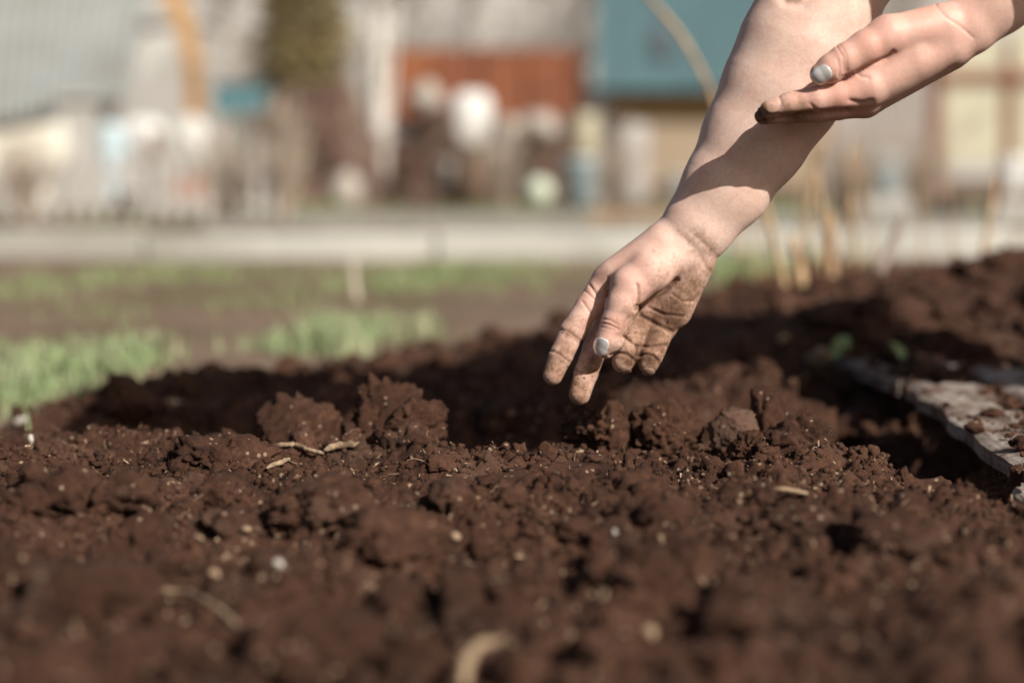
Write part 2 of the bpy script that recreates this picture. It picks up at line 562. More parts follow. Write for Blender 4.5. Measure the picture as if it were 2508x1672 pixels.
scatter('tilled_soil_lumps', 900, .007, .042, 2.8, 2, reg_right, SOIL, 'tilled lumps of brown soil on the hummock beyond the boards', seed=13)
scatter('bed_edge_lumps', 300, .008, .024, 1.8, 1, reg_far, SOIL, 'soil lumps along the far edge of the bed', seed=17)

def on_soil(px, py):
    """where the sight line through a photograph pixel first meets the soil"""
    for y in np.arange(.62, 4.2, .006):
        p = at(px, py, y)
        if p[2] <= soil_z(p[0], y): return p
    return ground_at(px, py, -.03)


V4, F4 = ico(4)
V3, F3 = ico(3)


def clod(px, py, y, rx, rz, label, seed, mat=SOIL, ry=None, z=None, big=True):
    """clod whose centre is seen at px, py; rx, rz half sizes in photo pixels"""
    c = at(px, py, y); m = y / FPX
    top = c[2] + rz * m; low = soil_z(c[0], c[1]) - .006
    if c[2] - rz * m > low: c[2] = (top + low) / 2; rz = (top - low) / 2 / m
    Vb, Fb = (V4, F4) if big else (V3, F3)
    P = rock_shape(Vb, seed, .95)
    P = P * np.array([rx * m, (ry or rx) * m, rz * m])
    o = mesh_np('soil_clod', P, Fb, mat, None, True)
    o.location = c
    o.rotation_euler = (0, 0, 0)
    tag(o, label, 'soil clod', 'larger soil clods on the bed')
    return o


clod(1335, 1185, 1.345, 120, 55, 'low broad clod on the crest below the bent fingers', 301)
clod(1880, 1000, 1.50, 50, 66, 'upright brown clod standing alone at the edge of the dark shade', 302, big=False)
clod(1800, 1058, 1.48, 62, 62, 'smooth lighter clod leaning below the upright clod', 303, SOIL_DRY)
clod(1965, 1090, 1.44, 92, 78, 'large crumbly clod with pale flecks at the right of the crest', 304)
clod(1840, 1105, 1.42, 48, 44, 'dark round clod beside the large crumbly clod', 305)
clod(1880, 1165, 1.36, 55, 48, 'dry greyish clod in front of the large crumbly clod', 306, SOIL_DRY)
clod(560, 1130, 1.40, 125, 66, 'broad hump shaped clod left of the long pale root', 307)
clod(410, 1225, 1.28, 62, 60, 'blocky clod with black gaps on its left side', 308, SOIL_DRY)
clod(560, 1235, 1.26, 100, 62, 'rounded clod right of the blocky clod with black gaps', 309)
clod(800, 1235, 1.18, 130, 82, 'large soft clod overhanging a black hollow on its left', 310)
clod(735, 1012, 1.56, 105, 34, 'low crumbly clod at the left end of the dark shade', 433)
clod(955, 995, 1.56, 92, 58, 'tall lumpy clod left of the shade under the hand', 312)
clod(1010, 1045, 1.50, 80, 70, 'crumbly lump at the near foot of the tall lumpy clod', 313)
clod(1480, 1042, 1.50, 95, 62, 'crumbly clod just behind the fingertips to the right', 314)
clod(1620, 1052, 1.50, 85, 58, 'wide crumbly clod between the fingertips and the leaning clod', 315)
clod(1520, 1230, 1.25, 110, 70, 'speckled clod right of the crest with a black hollow on its left', 316)
clod(320, 945, 1.95, 62, 34, 'dark clod at the foot of the grass tuft', 317, big=False)
clod(1540, 1400, .98, 130, 90, 'blurred clod low right of the middle foreground', 318)
clod(960, 1330, 1.06, 120, 70, 'blurred clod in the middle foreground', 319)
clod(220, 1450, .93, 150, 90, 'blurred clod low in the left foreground', 320)
clod(2180, 1330, 1.08, 130, 75, 'blurred clod in the right foreground under the boards', 321)
clod(1880, 1500, .90, 150, 85, 'blurred clod at the bottom right of the bed', 322)
clod(760, 1560, .86, 170, 95, 'blurred clod at the bottom left of the middle', 323)
clod(2260, 800, 2.60, 90, 60, 'large tilled clod on the hummock beyond the boards', 324, big=False)
clod(2130, 720, 2.9, 80, 55, 'tilled clod behind the hummock under the dry stalks', 325, big=False)

# straw bits, pebbles, roots
STRAW = plain('straw', (.33, .235, .155), .4, 60, .85, .0005, .2)
STONE = plain('pale_stone', (.52, .48, .42), .15, 60, .7, .0006, .3)
ROOT = plain('dry_root', (.34, .25, .16), .45, 90, .9, .001, .2, stain=(.12, .075, .05))
Vs = []; Fs = []; g = np.random.default_rng(77)
for k in range(6500):
    x, y = reg_focus(g) if k % 4 else reg_all(g)
    l = .0007 * (6.0 ** (g.random() ** 2.6)); w = l * g.uniform(.12, .5)
    M = rotm(g)
    q = np.array([(-l, -w, 0), (l, -w * .2, w * .6), (l * .5, w * g.uniform(.3, 1), 0), (-l * .8, w * .7, w * .3)]) @ M.T
    Vs.append(q + np.array([x, y, soil_z(x, y) + .0022 + .003 * g.random()])); Fs.append(np.arange(4)[None] + 4 * k)
tag(mesh_np('straw_bits', np.concatenate(Vs), np.concatenate(Fs), STRAW), 'tiny pale straw bits scattered over the soil', 'straw', kind='stuff')
# thin rootlets
mb = MB()
for k in range(170):
    x, y = reg_focus(g); z = soil_z(x, y) + .003
    th = g.uniform(0, 6.28); l = g.uniform(.005, .018)
    p = np.array([x, y, z]); pts = [p]
    d = np.array([math.cos(th), math.sin(th), g.uniform(.1, .9)])
    for s_ in range(4):
        d = d + g.normal(size=3) * .35; d /= np.linalg.norm(d); pts.append(pts[-1] + d * l / 4)
    mb.tube(pts, .00028, 4, False)
tag(mb.build('rootlets', STRAW), 'hair thin pale rootlets sticking out of the soil', 'rootlets', kind='stuff')


def pebble(px, py, y, r, label, seed, mat=STONE, sx=1., sz=.75):
    c = on_soil(px, py); m = c[1] / FPX; c[2] += r * m * sz * .5 + .0035; c[1] -= .003
    V2, F2 = ico(2)
    P = rock_shape(V2, seed + 400, 1.15, True) * np.array([r * m * sx, r * m, r * m * sz])
    o = mesh_np('pebble', P, F2, mat, None, True); o.location = c
    o.rotation_euler = (0, .4 * math.sin(seed), seed)
    return tag(o, label, 'pebble', 'pale pebbles in the soil')


pebble(686, 1398, 1.02, 15, 'bright white pebble in the left foreground, the whitest of all', 1)
pebble(1108, 1240, 1.27, 9, 'tiny white chip just left of the middle of the crest', 2)
pebble(1505, 1316, 1.12, 10, 'small white curved chip below the speckled clod', 3, sx=.7)
pebble(1293, 1188, 1.325, 8, 'tiny white chip on the crest below the middle fingertip', 4)
pebble(1115, 1330, 1.09, 17, 'blurred beige pebble in the middle foreground', 5, STRAW)
pebble(1745, 1480, .92, 18, 'blurred pale pebble low on the right foreground', 6)
pebble(1590, 1565, .86, 22, 'blurred pale pebble at the bottom right of the middle', 7, STRAW)
pebble(528, 1420, 1.0, 14, 'pinkish pebble left of the bright white pebble', 8, STRAW)
pebble(605, 1310, 1.10, 14, 'pale pebble between the soft clod and the left edge', 9, STRAW)
pebble(430, 1010, 1.72, 24, 'round tan stone on the left behind the hump shaped clod', 10, STRAW)
pebble(290, 1025, 1.72, 13, 'grey pebble left of the round tan stone', 11, STRAW)
pebble(1915, 838, 2.25, 12, 'small pale stone on dark soil right of the hand', 12, STRAW)
pebble(2005, 895, 2.02, 32, 'cream stone on dark soil left of the boards', 13, STRAW)
pebble(1172, 762, 2.95, 24, 'large tan stone beyond the far edge of the bed', 14, STRAW)
pebble(80, 1088, 1.55, 6, 'thin upright white chip at the left edge', 15, sz=1.8, sx=.5)
mb = MB()
c = on_soil(58, 1034) + np.array([0, 0, .003])
mb.box(c, (.022, .012, .008), [[.95, 0, -.3], [0, 1, 0], [.3, 0, .95]], .003)
tag(mb.build('white_fragment', STONE, smooth=False), 'oblong white plaster fragment at the left edge of the bed', 'fragment')


def root(pts, rad, label, y_list, wob=.25):
    P = [at(px, py, y) if y_list[0] < .83 and y_list[0] < y_list[-1] else on_soil(px, py) + np.array([0, -.004, rad * .8 + .0055]) for (px, py), y in zip(pts, y_list)]
    rad = rad * .78; wob = .08
    P = np.array(P)
    t = np.linspace(0, len(P) - 1, 9 * (len(P) - 1) + 1)
    Q = np.stack([np.interp(t, np.arange(len(P)), P[:, k]) for k in range(3)], 1)
    for _ in range(3): Q[1:-1] = (Q[:-2] + Q[1:-1] * 2 + Q[2:]) / 4
    Q += np.random.default_rng(len(pts) * 7).normal(size=Q.shape) * rad * .10
    rr = rad * (.55 + .45 * np.sin(np.linspace(.25, math.pi - .2, len(Q))) + .10 * np.random.default_rng(5).normal(size=len(Q)))
    mb = MB(); mb.tube(Q, rr, 8, True, wob)
    return tag(mb.build('root', ROOT, smooth=True), label, 'root', 'dead roots lying on the soil')


root([(665, 1112), (720, 1106), (760, 1122), (795, 1130)], .0030, 'long pale fibrous root lying right of the hump shaped clod', [1.375, 1.365, 1.36, 1.36])
root([(795, 1124), (835, 1112), (890, 1108)], .0042, 'thick bark like root piece touching the long pale root', [1.36, 1.365, 1.37])
root([(655, 1165), (690, 1152), (710, 1142)], .0028, 'short stubby root just under the long pale root', [1.33, 1.335, 1.335])
root([(1135, 1680), (1140, 1620), (1170, 1580), (1235, 1565)], .0042, 'thick curved pale root sticking up at the bottom of the picture', [.80, .81, .83, .85])
root([(370, 1470), (470, 1475), (545, 1520), (630, 1610)], .0026, 'thin blurred root curving through the left foreground', [.91, .91, .88, .84])
root([(1890, 1215), (1950, 1222), (1995, 1235)], .0018, 'thin straw like root in front of the dry greyish clod', [1.285, 1.285, 1.28])

# ------------------------------------------------------------------ the person: implicit surfaces turned into meshes
def smin(a, b, k):
    h = np.clip(.5 + .5 * (b - a) / k, 0, 1)
    return b * (1 - h) + a * h - k * h * (1 - h)


def seg(P, a, b, ra, rb, n=None, f=1.0):
    """tapered capsule; n, f: flattened by f along the direction n"""
    a = np.asarray(a); ba = np.asarray(b) - a; pa = P - a
    t = np.clip((pa @ ba) / (ba @ ba), 0, 1)
    q = pa - t[:, None] * ba
    r = ra + (rb - ra) * t
    if n is not None:
        s = q @ n
        return (np.linalg.norm(q + np.outer(s * (1 / f - 1), n), axis=1) - r) * (.5 + .5 * f)
    return np.linalg.norm(q, axis=1) - r


def chain(P, pts, k, n=None, fl=None):
    d = None
    for i in range(len(pts) - 1):
        f = 1.0 if fl is None else fl[i]
        s = seg(P, pts[i][0], pts[i + 1][0], pts[i][1], pts[i + 1][1], n, f)
        d = s if d is None else smin(d, s, k)
    return d


def to_px(P):
    x = P[:, 0]; y = P[:, 1]; z = P[:, 2] - CAM_H
    c, s = math.cos(PITCH), math.sin(PITCH)
    dep = y * c - z * s; up = y * s + z * c
    return np.stack([1254 + FPX * x / dep, 836 - FPX * up / dep], 1)


def poly_dist(Q, line):
    d = np.full(len(Q), 1e9)
    for (ax, ay), (bx, by) in zip(line[:-1], line[1:]):
        a = np.array([ax, ay], float); ba = np.array([bx - ax, by - ay], float)
        t = np.clip(((Q - a) @ ba) / (ba @ ba), 0, 1)
        d = np.minimum(d, np.linalg.norm(Q - a - t[:, None] * ba, axis=1))
    return d


def surface_nets(f, lo, hi, h, polish=1, disp=None):
    lo = np.asarray(lo, float); hi = np.asarray(hi, float)
    B = 8
    nb = np.ceil((hi - lo) / (h * B)).astype(int)
    n = nb * B + 1
    G = np.empty(n, np.float32)
    bc = np.stack(np.meshgrid(*[lo[k] + (np.arange(nb[k]) + .5) * B * h for k in range(3)], indexing='ij'), -1).reshape(-1, 3)
    fc = f(bc)
    near = np.abs(fc) < B * h * 1.45
    ids = np.stack(np.unravel_index(np.arange(len(bc)), nb), 1)
    blockv = fc.reshape(nb)
    full = np.repeat(np.repeat(np.repeat(blockv, B, 0), B, 1), B, 2)
    G[:-1, :-1, :-1] = full
    G[-1] = 1; G[:, -1] = 1; G[:, :, -1] = 1
    loc = np.stack(np.meshgrid(*[np.arange(B + 1)] * 3, indexing='ij'), -1).reshape(-1, 3)
    sel = ids[near]
    for c0 in range(0, len(sel), 400):
        s = sel[c0:c0 + 400]
        idx = (s[:, None, :] * B + loc[None]).reshape(-1, 3)
        G[idx[:, 0], idx[:, 1], idx[:, 2]] = f(lo + idx * h)
    S = G < 0
    cnt = np.zeros(n - 1, np.int8)
    for dx in (0, 1):
        for dy in (0, 1):
            for dz in (0, 1):
                cnt += S[dx:n[0] - 1 + dx, dy:n[1] - 1 + dy, dz:n[2] - 1 + dz]
    act = (cnt > 0) & (cnt < 8)
    ci = np.argwhere(act)
    vid = np.full(n - 1, -1, np.int64); vid[act] = np.arange(len(ci))
    corners = np.array([(a, b, c) for a in (0, 1) for b in (0, 1) for c in (0, 1)])
    vals = np.stack([G[ci[:, 0] + c[0], ci[:, 1] + c[1], ci[:, 2] + c[2]] for c in corners], 1)
    acc = np.zeros((len(ci), 3)); w = np.zeros(len(ci))
    for i in range(8):
        for j in range(i + 1, 8):
            if np.abs(corners[i] - corners[j]).sum() != 1: continue
            a, b = vals[:, i], vals[:, j]
            m = (a < 0) != (b < 0)
            t = np.where(m, a / np.where(m, a - b, 1), 0)
            p = corners[i] + t[:, None] * (corners[j] - corners[i])
            acc += np.where(m[:, None], p, 0); w += m
    V = lo + (ci + acc / w[:, None]) * h
    quads = []
    for ax in range(3):
        sl0 = [slice(None)] * 3; sl1 = [slice(None)] * 3
        sl0[ax] = slice(0, n[ax] - 1); sl1[ax] = slice(1, n[ax])
        s0 = S[tuple(sl0)]; s1 = S[tuple(sl1)]
        e = np.argwhere(s0 != s1)
        u, v = [(1, 2), (2, 0), (0, 1)][ax]
        ok = (e[:, u] > 0) & (e[:, v] > 0) & (e[:, u] < n[u] - 1) & (e[:, v] < n[v] - 1)
        e = e[ok]
        inside0 = S[e[:, 0], e[:, 1], e[:, 2]]
        def cell(du, dv):
            q = e.copy(); q[:, u] += du; q[:, v] += dv
            return vid[q[:, 0], q[:, 1], q[:, 2]]
        qd = np.stack([cell(-1, -1), cell(0, -1), cell(0, 0), cell(-1, 0)], 1)
        quads.append(np.where(inside0[:, None], qd, qd[:, ::-1]))
    Q = np.concatenate(quads)
    Q = Q[(Q >= 0).all(1)]
    e = h * .3
    for _ in range(polish):
        v0 = f(V)
        gr = np.stack([f(V + np.eye(3)[k] * e) - v0 for k in range(3)], 1) / e
        gn = (gr ** 2).sum(1)
        V = V - np.clip(v0 / np.maximum(gn, .15), -h, h)[:, None] * gr
    if disp is not None:
        nn = gr / np.sqrt(np.maximum(gn, .05))[:, None]
        V = V - nn * disp(V)[:, None]
    return V, Q


# ---- the farther, lower arm: right hand reaching down to the soil
D1 = 1.43
M1 = D1 / FPX


def p1(px, py, mm=0.0):
    return at(px, py, D1 + mm / 1000)


SH_R = np.array([.44, 1.50, .64])
FN = np.array([0., 1., 0.])
arm1 = [(p1(1676, 602, 2), 78 * M1), (p1(1716, 545, 2), 84 * M1), (p1(1778, 458, 3), 104 * M1), (p1(1850, 335, 5), 126 * M1), (p1(1912, 225, 8), 144 * M1), (p1(1962, 120, 10), 150 * M1), (p1(2003, 20, 14), 143 * M1), (p1(2080, -110, 30), 138 * M1), (SH_R * .55 + p1(2080, -110, 30) * .45, 142 * M1)]
fl1 = [.74, .74, .76, .80, .82, .84, .88, .95]
fing1 = {
    'index': [(p1(1484, 688, 7), 36.0 * M1), (p1(1441, 750, 3), 31.6 * M1), (p1(1402, 812, -2), 31.1 * M1), (p1(1373, 872, -8), 27.8 * M1), (p1(1354, 919, -12), 23.4 * M1)],
    'middle': [(p1(1522, 742, 14), 34.9 * M1), (p1(1488, 795, 13), 31.6 * M1), (p1(1459, 850, 8), 30.5 * M1), (p1(1435, 914, -2), 28.3 * M1), (p1(1420, 965, -11), 26.2 * M1)],
    'ring': [(p1(1575, 782, 14), 36.0 * M1), (p1(1556, 822, 3), 33.8 * M1), (p1(1546, 846, -4), 31.6 * M1), (p1(1536, 866, -10), 30.0 * M1), (p1(1526, 886, -10), 27.3 * M1)],
    'little': [(p1(1622, 802, 8), 33.8 * M1), (p1(1608, 832, 0), 31.6 * M1), (p1(1602, 852, -6), 29.4 * M1), (p1(1595, 870, -11), 28.3 * M1), (p1(1588, 889, -11), 26.7 * M1)],
}
thumb1 = [(p1(1545, 700, -18), 48.2 * M1), (p1(1526, 742, -22), 40.7 * M1), (p1(1507, 793, -25), 34.8 * M1), (p1(1494, 832, -26), 33.7 * M1), (p1(1484, 850, -25), 27.8 * M1)]


def z1(zx, zy): return (1280 + zx / 3.41, 560 + zy / 3.41)


CREASE1 = [  # outline in the photograph, depth mm, width px, nearer than this depth offset (mm)
    ([z1(955, 470), z1(968, 560), z1(962, 640), z1(945, 670)], 1.8, 4.5),
    ([z1(945, 670), z1(1050, 625), z1(1180, 535), z1(1290, 430)], 2.2, 5.5),
    ([z1(1050, 655), z1(1180, 715), z1(1340, 730)], 1.1, 3.2),
    ([z1(1250, 545), z1(1330, 600), z1(1425, 600)], .7, 2.6),
    ([z1(985, 722), z1(1100, 790), z1(1250, 862)], 2.4, 5.0),
    ([z1(850, 905), z1(955, 980), z1(1080, 978), z1(1200, 968)], 2.0, 4.2),
    ([z1(955, 975), z1(955, 1040), z1(945, 1110)], 1.6, 4.5),
    ([z1(560, 470), z1(610, 540), z1(640, 600)], 1.3, 3.2),
    ([z1(500, 610), z1(540, 670), z1(575, 715)], 1.0, 3.0),
    ([z1(520, 520), z1(580, 575), z1(625, 600)], .7, 2.4),
    ([z1(300, 835), z1(400, 865), z1(490, 945)], .9, 3.0),
    ([z1(310, 855), z1(395, 890), z1(470, 955)], .5, 2.2),
    ([z1(230, 1018), z1(310, 1045), z1(395, 1110)], .9, 3.0),
    ([z1(660, 750), z1(730, 765), z1(800, 800)], .9, 2.6),
    ([z1(652, 785), z1(720, 800), z1(800, 838)], 1.1, 2.8),
    ([z1(655, 815), z1(720, 832), z1(770, 850)], .6, 2.2),
    ([z1(440, 1180), z1(520, 1212), z1(620, 1180)], 1.2, 3.2),
    ([z1(735, 1060), z1(800, 1035), z1(870, 1045), z1(930, 1095)], 1.6, 3.4),
    ([z1(965, 1065), z1(1030, 1045), z1(1090, 1060), z1(1135, 1105)], 1.6, 3.4),
    ([z1(712, 420), z1(705, 480), z1(700, 560)], 1.4, 5.0),
        ([z1(1330, 60), z1(1450, 170), z1(1565, 350)], .45, 7.0),
    ([z1(1400, 20), z1(1520, 120), z1(1640, 250)], .35, 6.0),
    ([(1905, -30), (1925, 4), (1965, 8), (1990, -12)], 2.8, 15.0),
]


def sdf_arm1(P, parts=False):
    d = chain(P, arm1, 26 * M1, FN, fl1)
    def mc(a, b, ra, rb, k):
        nonlocal d
        d = smin(d, seg(P, a, b, ra * M1, rb * M1), k * M1)
    mc(p1(1636, 592, 8), p1(1486, 686, 7), 50, 33, 24)
    mc(p1(1650, 610, 10), p1(1524, 738, 13), 52, 35, 24)
    mc(p1(1676, 628, 9), p1(1578, 778, 14), 48, 36, 24)
    mc(p1(1698, 640, 6), p1(1622, 798, 8), 45, 34, 24)
    mc(p1(1700, 655, 2), p1(1655, 762, 4), 40, 40, 22)
    th = chain(P, thumb1, 10 * M1)
    then = smin(seg(P, p1(1655, 622, -4), p1(1592, 665, -14), 46 * M1, 52 * M1), seg(P, p1(1592, 665, -14), p1(1545, 700, -18), 52 * M1, 45 * M1), 14 * M1)
    thumb = smin(th, then, 14 * M1)
    d = smin(d, thumb, 16 * M1)
    for key, pts in fing1.items():
        fd = chain(P, pts, 7 * M1)
        w = np.exp(-(np.linalg.norm(P - pts[0][0], axis=1) / (70 * M1)) ** 2)
        d = smin(d, fd, (2.5 + 14 * w) * M1)
    # web between thumb and first finger
    d = smin(d, seg(P, p1(1560, 672, -4), p1(1505, 690, 6), 26 * M1, 20 * M1), 20 * M1)
    d = smin(d, seg(P, p1(1622, 600, 0), p1(1508, 668, 2), 50 * M1, 38 * M1), 22 * M1)
    return d


def disp1(P):
    Q = to_px(P); front = 1 / (1 + np.exp((P[:, 1] - (D1 + .012)) / .004))
    s = .0003 * fbm(P * 24, 2, 61) + .00005 * fbm(P * 170, 2, 66)
    for line, dep, wid in CREASE1:
        s = s + dep / 1000 * np.exp(-(poly_dist(Q, line) / wid) ** 2) * front
    return s


def sdf_thumb1(P):
    return chain(P, thumb1, 10 * M1) + .0003 * fbm(P * 24, 2, 61)


def nail(f, centre, axis, hl, hw, depth, mpp, name, mat, parent, lift=.0005, thick=.0007):
    ax = np.array(axis, float); ax /= np.linalg.norm(ax); pr = np.array([-ax[1], ax[0]])
    def g(P):
        d = f(P)
        Q = to_px(P) - np.array(centre)
        u = Q @ ax / hl; v = Q @ pr / hw
        rr = (np.abs(u) ** 2.9 + np.abs(v) ** 2.6) ** (1 / 2.75) - 1
        sh = np.abs(d - lift - .0004 * (1 - np.clip(v * v, 0, 1))) - thick
        o = rr * min(hl, hw) * mpp
        m = np.maximum(P[:, 1] - depth, 0) * 2
        return smin(sh, sh * 0 - 1, 1e-6) * 0 + np.maximum(np.maximum(sh, o), P[:, 1] - depth)
    c = at(centre[0], centre[1], depth); r = 1.5 * max(hl, hw) * mpp
    V, F = surface_nets(g, c - np.array([r, .03, r]), c + np.array([r, .012, r]), .0006, 1)
    o = mesh_np(name, V, F, mat, parent, True)
    return o


# ---- the nearer, upper arm: left hand held palm up
D2 = 1.352
M2 = D2 / FPX


def p2(zx, zy, mm=0.0):
    return at(1780 + zx / 3.136, zy / 3.136, D2 + mm / 1000)


S2 = M2 / 3.136
SH_L = np.array([.60, 1.16, .74])
ELB_L = at(2860, -330, 1.27)
arm2 = [(p2(1740, 270, 0), 205 * S2), (p2(1860, 190, -1), 212 * S2), (p2(2080, 20, -2), 232 * S2), (p2(2420, -250, -4), 290 * S2), (p2(2760, -520, -8), 350 * S2), (ELB_L, 370 * S2), (SH_L * .5 + ELB_L * .5, 400 * S2)]
fl2 = [.80, .80, .82, .86, .9, 1.0]
thumb2 = [(p2(1240, 282, -12), 155.4 * S2), (p2(1070, 365, -16), 128.1 * S2), (p2(905, 455, -18), 113.4 * S2), (p2(800, 525, -18), 107.1 * S2), (p2(728, 568, -17), 88.2 * S2)]
fing2 = {
    'index': [(p2(1080, 668, -6), 151.2 * S2), (p2(860, 735, -8), 113.4 * S2), (p2(690, 765, -8), 104.8 * S2), (p2(490, 800, -6), 90.7 * S2), (p2(330, 842, -4), 73.4 * S2)],
    'middle': [(p2(1040, 760, 6), 135.0 * S2), (p2(860, 815, 6), 105.8 * S2), (p2(690, 840, 7), 99.4 * S2), (p2(470, 862, 7), 86.4 * S2), (p2(285, 886, 7), 71.3 * S2)],
    'ring': [(p2(1060, 780, 18), 121.0 * S2), (p2(740, 840, 20), 92.9 * S2), (p2(540, 838, 20), 84.2 * S2), (p2(420, 828, 20), 69.1 * S2)],
    'little': [(p2(1110, 760, 28), 108.0 * S2), (p2(850, 790, 30), 84.2 * S2), (p2(700, 770, 30), 75.6 * S2), (p2(610, 750, 29), 62.6 * S2)],
}


def z2(zx, zy): return (1780 + zx / 3.136, zy / 3.136)


CREASE2 = [
    ([z2(1280, 400), z2(1230, 445), z2(1120, 490), z2(1000, 555), z2(900, 605)], 2.6, 5.0),
    ([z2(840, 350), z2(890, 430), z2(905, 550)], .8, 3.0),
    ([z2(870, 345), z2(915, 420), z2(925, 540)], .7, 2.6),
    ([z2(850, 460), z2(865, 520), z2(862, 590)], .6, 2.4),
    ([z2(1000, 560), z2(1030, 590), z2(1090, 600)], .9, 4.0),
    ([z2(950, 775), z2(1040, 795), z2(1110, 775)], 1.2, 6.0),
    ([z2(640, 800), z2(670, 830), z2(690, 850)], .7, 4.0),
    ([z2(400, 740), z2(420, 800), z2(380, 870)], .8, 3.5),
    ([z2(230, 850), z2(330, 895), z2(480, 890), z2(700, 865), z2(930, 850)], 3.2, 5.5),
    ([z2(1350, 760), z2(1550, 650), z2(1750, 515)], .9, 6.0),
    ([z2(1600, 0), z2(1610, 50), z2(1680, 130), z2(1790, 200), z2(1890, 290)], .7, 3.5),
]


def sdf_arm2(P):
    d = chain(P, arm2, 80 * S2, FN, fl2)
    def mc(a, b, ra, rb, k):
        nonlocal d
        d = smin(d, seg(P, a, b, ra * S2, rb * S2), k * S2)
    mc(p2(1680, 340, -3), p2(1090, 660, -6), 160, 145, 80)
    mc(p2(1690, 370, 6), p2(1050, 750, 6), 160, 132, 80)
    mc(p2(1700, 380, 14), p2(1070, 775, 18), 150, 118, 80)
    mc(p2(1700, 380, 20), p2(1110, 755, 28), 140, 106, 80)
    th = chain(P, thumb2, 30 * S2)
    then = seg(P, p2(1640, 205, -5), p2(1240, 282, -12), 178 * S2, 150 * S2)
    d = smin(d, smin(th, then, 50 * S2), 60 * S2)
    for key, pts in fing2.items():
        fd = chain(P, pts, 24 * S2)
        w = np.exp(-(np.linalg.norm(P - pts[0][0], axis=1) / (230 * S2)) ** 2)
        d = smin(d, fd, (9 + 45 * w) * S2)
    d = smin(d, seg(P, p2(1420, 430, -6), p2(1010, 610, -4), 150 * S2, 95 * S2), 60 * S2)
    return d


def disp2(P):
    Q = to_px(P); front = 1 / (1 + np.exp((P[:, 1] - (D2 + .006)) / .004))
    s = .0003 * fbm(P * 24, 2, 71) + .00005 * fbm(P * 170, 2, 76)
    for line, dep, wid in CREASE2:
        s = s + dep / 1000 * np.exp(-(poly_dist(Q, line) / wid) ** 2) * front
    return s


def sdf_thumb2(P):
    return chain(P, thumb2, 30 * S2) + .0003 * fbm(P * 24, 2, 71)


def bounds(pts_list, pad):
    A = np.array([p for p in pts_list]); return A.min(0) - pad, A.max(0) + pad


lo1, hi1 = bounds([q[0] for q in arm1] + [q[0] for f_ in fing1.values() for q in f_] + [q[0] for q in thumb1], .062)
VA, QA = surface_nets(sdf_arm1, lo1, hi1, .00115, 1, disp1)
lo2, hi2 = bounds([q[0] for q in arm2] + [q[0] for f_ in fing2.values() for q in f_] + [q[0] for q in thumb2], .058)
VB, QB = surface_nets(sdf_arm2, lo2, hi2, .00125, 1, disp2)

# ---- the rest of the body, outside the picture: bent over the bed, facing left
HIP = np.array([1.04, 1.38, .92]); CH = (SH_R + SH_L) / 2
HEAD = np.array([.25, 1.25, .66])


def ell(P, c, r):
    q = (P - np.asarray(c)) / np.asarray(r)
    return (np.linalg.norm(q, axis=1) - 1) * min(r)


def sdf_head(P):
    d = ell(P, HEAD, (.092, .075, .112))
    d = smin(d, ell(P, HEAD + np.array([-.03, 0, -.06]), (.06, .055, .06)), .04)
    d = smin(d, seg(P, HEAD + np.array([-.085, 0, .0]), HEAD + np.array([-.105, 0, -.03]), .010, .014), .015)
    for s in (-1, 1):
        d = smin(d, ell(P, HEAD + np.array([.012, s * .075, -.01]), (.022, .010, .03)), .006)
        d = d + .010 * np.exp(-(np.linalg.norm(P - (HEAD + np.array([-.088, s * .03, .012])), axis=1) / .016) ** 2)
    d = d + .005 * np.exp(-(np.linalg.norm((P - (HEAD + np.array([-.085, 0, -.065]))) * np.array([1, .4, 1]), axis=1) / .008) ** 2)
    d = smin(d, seg(P, HEAD + np.array([.03, 0, -.05]), CH + np.array([-.0, 0, .0]), .052, .062), .03)
    return d


VC, QC = surface_nets(sdf_head, HEAD - np.array([.16, .14, .2]), np.maximum(HEAD, CH) + .16, .005)


def sdf_shirt(P):
    d = smin(seg(P, CH + np.array([.06, 0, -.01]), HIP + np.array([-.06, 0, -.01]), .125, .14, np.array([0, 1., 0]), 1.25), seg(P, SH_L + np.array([.03, .03, 0]), SH_R + np.array([.03, -.03, 0]), .075, .075), .09)
    e1 = SH_R * .72 + p1(2080, -110, 30) * .28
    e2 = SH_L * .68 + ELB_L * .32
    d = smin(d, seg(P, SH_R, e1, .074, .064), .04)
    d = smin(d, seg(P, SH_L, e2, .074, .064), .04)
    return d + .006 * fbm(P * 14, 3, 81)


VD, QD = surface_nets(sdf_shirt, (.25, .95, .38), (1.28, 1.75, 1.14), .008)


def sdf_trousers(P):
    d = seg(P, HIP + np.array([-.02, -.05, 0]), HIP + np.array([-.02, .05, 0]), .155, .155)
    for s in (-1, 1):
        hip = HIP + np.array([0, s * .09, -.03]); kn = np.array([1.14, 1.36 + s * .16, .48]); an = np.array([1.24, 1.36 + s * .16, .10])
        d = smin(d, smin(seg(P, hip, kn, .10, .072), seg(P, kn, an, .07, .055), .03), .05)
    return d + .005 * fbm(P * 13, 3, 91)


VE, QE = surface_nets(sdf_trousers, (.80, .95, .03), (1.36, 1.80, 1.14), .009)

SKIN = skin_mat()
VV = np.concatenate([VA, VB, VC]); QQ = np.concatenate([QA, QB + len(VA), QC + len(VA) + len(VB)])
person = mesh_np('person', VV, QQ, SKIN, None, True)
tag(person, 'person bending over the bed, one soiled hand reaching down, the other held palm up', 'person')
QP = to_px(VV)


def blobs(lst):
    s = np.zeros(len(VV))
    for x, y, r, a in lst:
        s = np.maximum(s, a * np.exp(-((QP[:, 0] - x) ** 2 + (QP[:, 1] - y) ** 2) / (r * r)))
    return s


